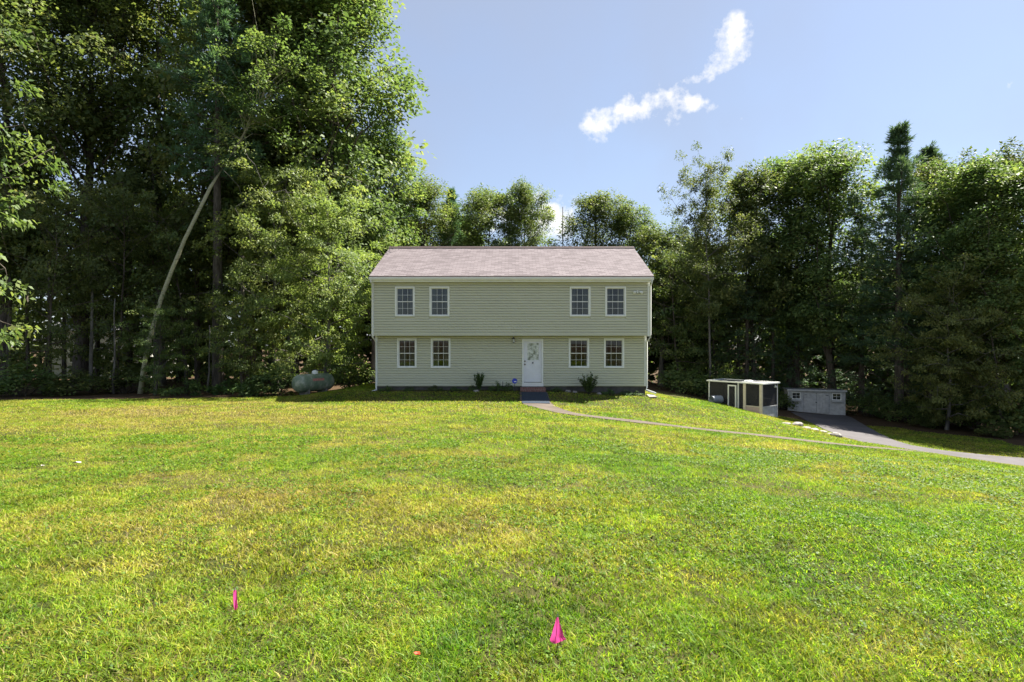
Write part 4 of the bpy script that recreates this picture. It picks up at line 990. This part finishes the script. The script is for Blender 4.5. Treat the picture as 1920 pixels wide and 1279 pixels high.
def scrap(name, u, v, s, mat, label, cat, seed):
    x, y = hit(u, v); rng = np.random.default_rng(seed); m = MB(); c = Vector((0, 0, .05*s+.045)); n = 9
    ring = [Vector((math.cos(2*math.pi*i/n)*s*rng.uniform(.5, 1.1), math.sin(2*math.pi*i/n)*s*rng.uniform(.4, .8), .045+rng.uniform(0, .45)*s)) for i in range(n)]
    for i in range(n): m.face([c, ring[i], ring[(i+1) % n]])
    for i in range(n): m.face([c-Vector((0, 0, .004)), ring[(i+1) % n]-Vector((0, 0, .004)), ring[i]-Vector((0, 0, .004))])
    tag(m.build(name, M[mat], None, loc=(x, y, G(x, y))), label, cat)
scrap('pale_scrap', 143, 874, .075, 'paper', 'larger pale pink scrap lying in the grass at left', 'scrap', 1)
scrap('pale_scrap', 82, 879, .045, 'paper', 'smaller pale scrap left of the larger one in the grass', 'scrap', 2)
scrap('fallen_leaf', 783, 1243, .02, 'redleaf', 'small red fallen leaf in the grass at the bottom', 'leaf', 3)

# ------------------------------------------------------------------ lawn grass
def grass():
    rng = np.random.default_rng(7); px = []; py = []; lod = []
    for d0, d1, dens, k in ((1.9, 4, 12000, 0), (4, 7, 7500, 0), (7, 11, 4200, 1), (11, 17, 2000, 1), (17, 31, 800, 1)):
        area = 2*1.05*(d1*d1-d0*d0)/2; n = int(area*dens)
        y = np.sqrt(rng.uniform(d0*d0, d1*d1, n)); x = rng.uniform(-1.05, 1.05, n)*y; px.append(x); py.append(y); lod.append(np.full(n, k))
    for d0, d1, dens, k in ((.2, 7, 5000, 0), (7, 31, 1300, 1)):        # the lawn goes on at both sides
        n = int(7*(d1-d0)*dens); y = rng.uniform(d0, d1, n); x = (1.05*y+rng.uniform(0, 3.5, n))*rng.choice([-1, 1], n); px.append(x); py.append(y); lod.append(np.full(n, k))
    n = 12000; y = np.sqrt(rng.uniform(.04, 1.9**2, n)); px.append(rng.uniform(-1.05, 1.05, n)*y); py.append(y); lod.append(np.zeros(n, int))
    x = np.concatenate(px); y = np.concatenate(py); lod = np.concatenate(lod)
    k = lawn_mask(x, y) & ~inpoly(x+.25*(vnoise(x, y, .2, 61)-.5), y+.25*(vnoise(x, y, .2, 62)-.5), DRIVE_POLY) & ~inpoly(x+.3*(vnoise(x, y, .25, 63)-.5), y+.3*(vnoise(x, y, .25, 64)-.5), PATH_POLY) & ~((x > LX0-.1) & (x < LX1+.1) & (y > F1-.75)) & ~((abs(x-.96) < .62) & (y > 24.6) & (y < 26))
    thin = np.exp(-((x+2.6)/1.8)**2-((y-6.2)/1.3)**2)+.7*np.exp(-((x+9)/5)**2-((y-14)/5)**2)
    k &= rng.random(len(x)) > thin*.75*vnoise(x, y, .5, 41)
    tuft = vnoise(x, y, .045, 21)*.5+vnoise(x, y, .11, 23)*.35+vnoise(x, y, .35, 22)*.3-.27
    k &= rng.random(len(x)) < np.clip(tuft*2.3, .17, 1)
    x = x[k]; y = y[k]; lod = lod[k]; n = len(x)
    # dryness: broad zones, patches, tufts
    big = vnoise(x, y, 3.2, 1); med = vnoise(x, y, 1.1, 2); sm = vnoise(x, y, .35, 9)
    zone = .42+.0*x
    zone += .36*np.exp(-((x+10)/7)**2-((y-17)/6)**2)+.36*np.exp(-((x+2.8)/2.2)**2-((y-6.)/2.2)**2)+.2*np.exp(-((x+2.6)/1.2)**2-((y-3.4)/.9)**2)+.14*np.exp(-((x-6)/3.)**2-((y-10)/3.)**2)
    zone -= .08*np.exp(-((x-1.5)/3)**2-((y-9)/5)**2)
    dry = zone-.02+.28*(big-.5)+.36*(med-.5)+.34*(sm-.5)+rng.normal(0, .15, n)
    dry = np.where(rng.random(n) < .07, dry+.35, dry)
    val = np.clip(1.14+.5*(vnoise(x, y, .5, 14)-.5)+.8*(vnoise(x, y, .08, 15)-.5)+rng.normal(0, .34, n), .25, 2.0)
    h = rng.uniform(.016, .046, n)*(.75+.6*vnoise(x, y, .6, 31))*np.where(lod == 0, 1., np.clip(.9+.02*y, 1, 1.5))
    ye = np.where(np.abs(x) > 1.05*y, np.hypot(x, y)*.8, y)
    w = np.where(ye < 4, .0062, np.where(ye < 7, .0085, np.where(ye < 11, .0095, np.where(ye < 17, .015, .024))))*rng.uniform(.7, 1.3, n)
    az = rng.uniform(0, 6.283, n); ln = rng.uniform(.3, 1.9, n); bx = np.cos(az)*h*ln; by = np.sin(az)*h*ln
    fa = rng.uniform(0, 6.283, n); sx = np.cos(fa)*w/2; sy = np.sin(fa)*w/2; z = zg(x, y)-.004
    i0 = np.where(lod == 0)[0]; i1 = np.where(lod == 1)[0]
    c = np.stack([x, y, z], 1); s = np.stack([sx, sy, 0*sx], 1); t = np.stack([bx, by, h], 1); m = np.stack([bx*.35, by*.35, h*.62], 1)
    V0 = np.stack([c[i0]-s[i0], c[i0]+s[i0], c[i0]+m[i0]+s[i0]*.8, c[i0]+t[i0], c[i0]+m[i0]-s[i0]*.8], 1).reshape(-1, 3)
    V1 = np.stack([c[i1]-s[i1], c[i1]+s[i1], c[i1]+t[i1]], 1).reshape(-1, 3)
    b0 = np.arange(len(i0))*5; F0_ = np.concatenate([np.stack([b0, b0+1, b0+2], 1), np.stack([b0, b0+2, b0+4], 1), np.stack([b0+4, b0+2, b0+3], 1)])
    b1 = len(V0)+np.arange(len(i1))*3; F1_ = np.stack([b1, b1+1, b1+2], 1)
    # clover and other small broad leaves between the blades
    nc = 60000; yc = np.sqrt(rng.uniform(1.9**2, 12**2, nc)); xc = rng.uniform(-1.05, 1.05, nc)*yc
    kc = (vnoise(xc, yc, .7, 51)*.6+vnoise(xc, yc, .2, 52)*.4 > .5) & lawn_mask(xc, yc) & ~inpoly(xc, yc, DRIVE_POLY); xc = xc[kc]; yc = yc[kc]; nc = len(xc)
    xc = np.repeat(xc, 3)+rng.normal(0, .012, nc*3); yc = np.repeat(yc, 3)+rng.normal(0, .012, nc*3); nc *= 3
    pc_ = np.stack([xc, yc, zg(xc, yc)+rng.uniform(.012, .045, nc)], 1); L_ = rng.uniform(.006, .012, nc)*np.clip(.55+yc*.12, .8, 1.9)
    N_ = rng.normal(size=(nc, 3))*.4+[0, 0, 1.]; N_ /= np.linalg.norm(N_, axis=1)[:, None]; U_ = rng.normal(size=(nc, 3)); U_ -= N_*(U_*N_).sum(1)[:, None]; U_ /= np.linalg.norm(U_, axis=1)[:, None]; S_ = np.cross(N_, U_)
    V2 = np.stack([pc_-U_*L_[:, None], pc_+S_*(L_*.8)[:, None], pc_+U_*L_[:, None], pc_-S_*(L_*.8)[:, None]], 1).reshape(-1, 3)
    b2 = len(V0)+len(V1)+np.arange(nc)*4; F2_ = np.concatenate([np.stack([b2, b2+1, b2+2], 1), np.stack([b2, b2+2, b2+3], 1)])
    dc = rng.uniform(.0, .4, nc); vc = rng.uniform(.7, 1.3, nc)
    at = {'dry': np.r_[np.repeat(dry[i0], 5), np.repeat(dry[i1], 3), np.repeat(dc, 4)], 'val': np.r_[np.repeat(val[i0], 5), np.repeat(val[i1], 3), np.repeat(vc, 4)]}
    o = link('lawn_grass', np_mesh('lawn_grass', np.concatenate([V0, V1, V2]), np.concatenate([F0_, F1_, F2_]), M['grass'], at))
    tag(o, 'short patchy green and straw coloured lawn grass', 'grass', None, 'stuff')
    print('grass blades', n)
grass()
